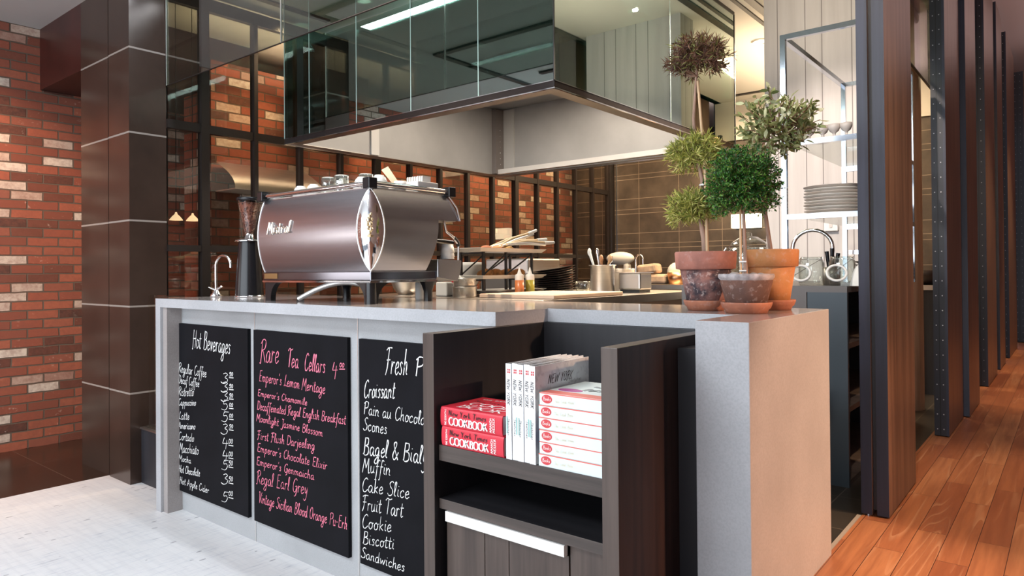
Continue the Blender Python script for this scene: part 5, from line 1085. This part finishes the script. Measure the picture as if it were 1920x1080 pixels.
def pot(name, lab, x, y, rs, prof, mats, stones):
    t_ = thing(name, lab, 'potted plant', (x,y,ZC+.022), 'topiary pots on the counter end')
    body = [(r, z) for r, z in prof['body']]
    p = obj('pot', MB().lathe(body, (x,y,ZC+.012), 40), mats[0], t_)
    obj('pot_rim', MB().lathe(prof['rim'], (x,y,ZC+.012), 40), mats[1], t_)
    rr, zz = prof['soil']; obj('soil', MB().lathe([(rr,zz-.01),(rr*.6,zz+.004),(0,zz+.006)], (x,y,ZC+.012), 24), M_soil, t_)
    for k in range(stones):
        a = 2*PI*k/stones+random.uniform(-.2,.2); r = rr*random.uniform(.45,.82); s = random.uniform(.007,.0125)
        obj('pebble', MB().lathe_ellip((x+r*math.cos(a),y+r*math.sin(a),ZC+.012+zz+s*.55), s*1.3,s,s*.7, 10, 7), M_stone, t_)
    return t_, ZC+.012+zz
def saucer(x, y, r, lab):
    tag(obj('plant_saucer', MB().lathe([(0,0),(r*.80,0),(r*.86,.012),(r*.93,.016),(r,.030),(r,.036),(r*.94,.036),(r*.88,.016),(r*.8,.0105),(0,.0105)], (x,y,ZC+.0005), 40), M_tcs), lab, 'saucer', 'terracotta saucers under the pots')
saucer(-1.03,2.375,.078,'terracotta saucer under the stained pot of the triple-ball plant'); saucer(-.850,2.285,.082,'terracotta saucer under the small brown pot in front'); saucer(-.845,2.520,.080,'terracotta saucer under the orange pot at the back')
p1, s1 = pot('potted_rosemary', 'tall rosemary topiary of three balls in a stained terracotta pot', -1.03,2.375,0, dict(body=[(0,0),(.063,0),(.090,.135),(.084,.135),(.06,.008),(0,.008)], rim=[(.089,.133),(.104,.136),(.108,.192),(.105,.197),(.096,.196),(.092,.17),(.085,.133)], soil=(.093,.185)), (M_tc1,M_tc1r), 7)
p2, s2 = pot('potted_myrtle', 'round green myrtle topiary in the small brown pot in front', -.850,2.285,0, dict(body=[(0,0),(.058,0),(.060,.012),(.064,.014),(.084,.095),(.080,.10),(.056,.008),(0,.008)], rim=[(.082,.097),(.089,.105),(.090,.112),(.087,.118),(.079,.117),(.076,.098)], soil=(.078,.108)), (M_tc2,M_glaze), 9)
p3, s3 = pot('potted_olive', 'olive-leaved shrub in an orange terracotta pot at the back', -.845,2.520,0, dict(body=[(0,0),(.058,0),(.080,.142),(.075,.142),(.056,.008),(0,.008)], rim=[(.079,.140),(.090,.143),(.093,.198),(.090,.203),(.083,.202),(.079,.18),(.074,.140)], soil=(.080,.192)), (M_tc3,M_tc3), 7)
def leafquad(mb, base, d, side, L, w, fold=.0):
    tip = base+d*L; mid = base+d*L*.5; nrm = d.cross(side)
    mb.add([base, mid+side*w+nrm*fold, tip, mid-side*w+nrm*fold], [(0,1,2,3)], False)
def rdir():
    while True:
        v = Vector((random.uniform(-1,1),random.uniform(-1,1),random.uniform(-1,1)))
        if .05 < v.length < 1: return v.normalized()
def ball(c, rx, ry, rz, sprigs, needles, L, w, out=.6, r0=.35, flatb=-1.0, droop=0.0, curl=.5, slen=.35):
    mb = MB(); st = MB(); c = Vector(c)
    for k in range(sprigs):
        d = rdir()
        if d.z < flatb: d.z = -d.z*.4; d.normalize()
        a0 = random.uniform(r0, .80); a1 = min(1.05, a0+slen*random.uniform(.7,1.3))
        P0 = c+Vector((d.x*rx,d.y*ry,d.z*rz))*a0; d2 = (d+rdir()*curl+Vector((0,0,.25-droop))).normalized()
        ln_ = (a1-a0)*(rx+rz)/2; P1 = P0+d2*ln_
        st.tube([P0,P1], [.0010,.0006], 3, False)
        for q in range(needles):
            u = (q+random.random())/needles; b0 = P0.lerp(P1, u); e = (d2*out+rdir()).normalized(); sd = e.cross(rdir())
            if sd.length < .1: continue
            leafquad(mb, b0, e, sd.normalized(), L*random.uniform(.7,1.2), w, w*.3)
    return mb, st
M_need1 = island('rosemary_green', [(0,(.12,.16,.03)),(.45,(.36,.40,.07)),(.8,(.66,.62,.17)),(1,(.80,.72,.30))], .55, .25)
M_needb = island('dry_rosemary', [(0,(.05,.025,.018)),(.45,(.13,.058,.036)),(.75,(.24,.12,.065)),(.84,(.14,.17,.04)),(1,(.26,.27,.08))], .65, .15)
M_myrt = island('myrtle_green', [(0,(.010,.060,.012)),(.5,(.035,.16,.022)),(.85,(.13,.32,.04)),(1,(.28,.44,.08))], .38, .2)
M_oliv = island('olive_leaf', [(0,(.08,.11,.035)),(.35,(.22,.26,.09)),(.65,(.40,.44,.19)),(.88,(.62,.64,.40)),(1,(.78,.78,.56))], .42, .2)
M_twig = flat('twig', (.24,.13,.085), .8)
random.seed(21)
for (c, rx, rz, n, mt, lf) in (((-1.054,2.38,2.155),  .118,.084,270,M_needb,'dry brown needles'),((-1.062,2.37,1.808),.104,.084,250,M_need1,None),((-1.072,2.365,1.612),.094,.076,230,M_need1,None)):
    m_, s_ = ball(c, rx, rx, rz, n, 15, .032, .0019, .6, .15, -.65)
    o = obj('foliage', m_, mt, p1)
    if lf: o['label'] = lf
    obj('twigs', s_, M_twig, o)
b = MB().tube([(-1.03,2.375,s1-.01),(-1.035,2.375,s1+.06),(-1.052,2.377,1.60),(-1.040,2.377,1.72),(-1.062,2.378,1.83),(-1.072,2.38,1.95),(-1.066,2.38,2.02),(-1.058,2.38,2.13)], [.011,.010,.008,.007,.0065,.006,.0055,.004], 10)
for k in range(14):
    a = random.uniform(0,6.28); z = random.choice((1.60,1.79,2.10)); b.tube([(-1.055,2.378,z),(-1.055+.06*math.cos(a),2.378+.06*math.sin(a),z+random.uniform(0,.05))], [.003,.0012], 5)
obj('trunk', b, M_bark, p1); obj('stake', MB().tube([(-1.018,2.365,s1-.02),(-1.022,2.362,1.75),(-1.050,2.37,2.08)], [.006,.006,.005], 8), M_stake, p1)
obj('tie', MB().tube([(-1.048,2.375,1.705),(-1.018,2.362,1.705)], .004, 6), M_paper, p1)
m_, s_ = ball((-.862,2.29,1.682), .127,.122,.140, 900, 16, .013, .0026, .4, .25, -.85, slen=.3); o = obj('foliage', m_, M_myrt, p2); obj('twigs', s_, M_twig, o)
b = MB().tube([(-.850,2.285,s2-.01),(-.853,2.285,s2+.10),(-.858,2.288,1.62),(-.860,2.29,1.70)], [.007,.006,.005,.003], 10)
for k in range(12):
    a = random.uniform(0,6.28); b.tube([(-.858,2.288,1.58+.004*k),(-.858+.07*math.cos(a),2.288+.07*math.sin(a),1.63+random.uniform(0,.06))], [.0028,.001], 5)
obj('trunk', b, M_bark, p2); obj('stake', MB().tube([(-.864,2.275,s2-.02),(-.864,2.278,1.62)], .004, 8), M_stake, p2)
for dz in (.02,.05): obj('tie', MB().tube([(-.868,2.272,s2+dz),(-.846,2.278,s2+dz)], .003, 6), M_paper, p2)
m_ = MB(); s_ = MB(); c = Vector((-.825,2.53,1.912)); random.seed(9)
for k in range(110):
    d = rdir(); d.z = d.z*.9+.1; P0 = c+Vector((d.x*.04,d.y*.04,d.z*.03-.03)); e = c+Vector((d.x*.158,d.y*.135,d.z*.135))
    e = P0.lerp(e, random.uniform(.55,1.05)); mid = P0.lerp(e,.5)+rdir()*.012
    s_.tube([P0,mid,e], [.0026,.002,.001], 5, False)
    for q in range(9):
        u = .35+.65*(q+random.random())/9; b0 = P0.lerp(e, u); dd = ((e-P0).normalized()*.6+rdir()).normalized(); sd = dd.cross(rdir())
        if sd.length > .15:
            L = random.uniform(.024,.040); w = random.uniform(.0045,.007); sd.normalize(); nn = dd.cross(sd)
            m_.add([b0, b0+dd*L*.35+sd*w+nn*.001, b0+dd*L*.7+sd*w*.9, b0+dd*L-nn*.003, b0+dd*L*.7-sd*w*.9, b0+dd*L*.35-sd*w+nn*.001], [(0,1,2,3,4,5)], False)
o = obj('foliage', m_, M_oliv, p3); obj('twigs', s_, M_twig, o)
obj('trunk', MB().tube([(-.845,2.520,s3-.01),(-.868,2.53,1.60),(-.862,2.535,1.75),(-.835,2.53,1.90)], [.008,.007,.006,.004], 10), M_bark, p3)
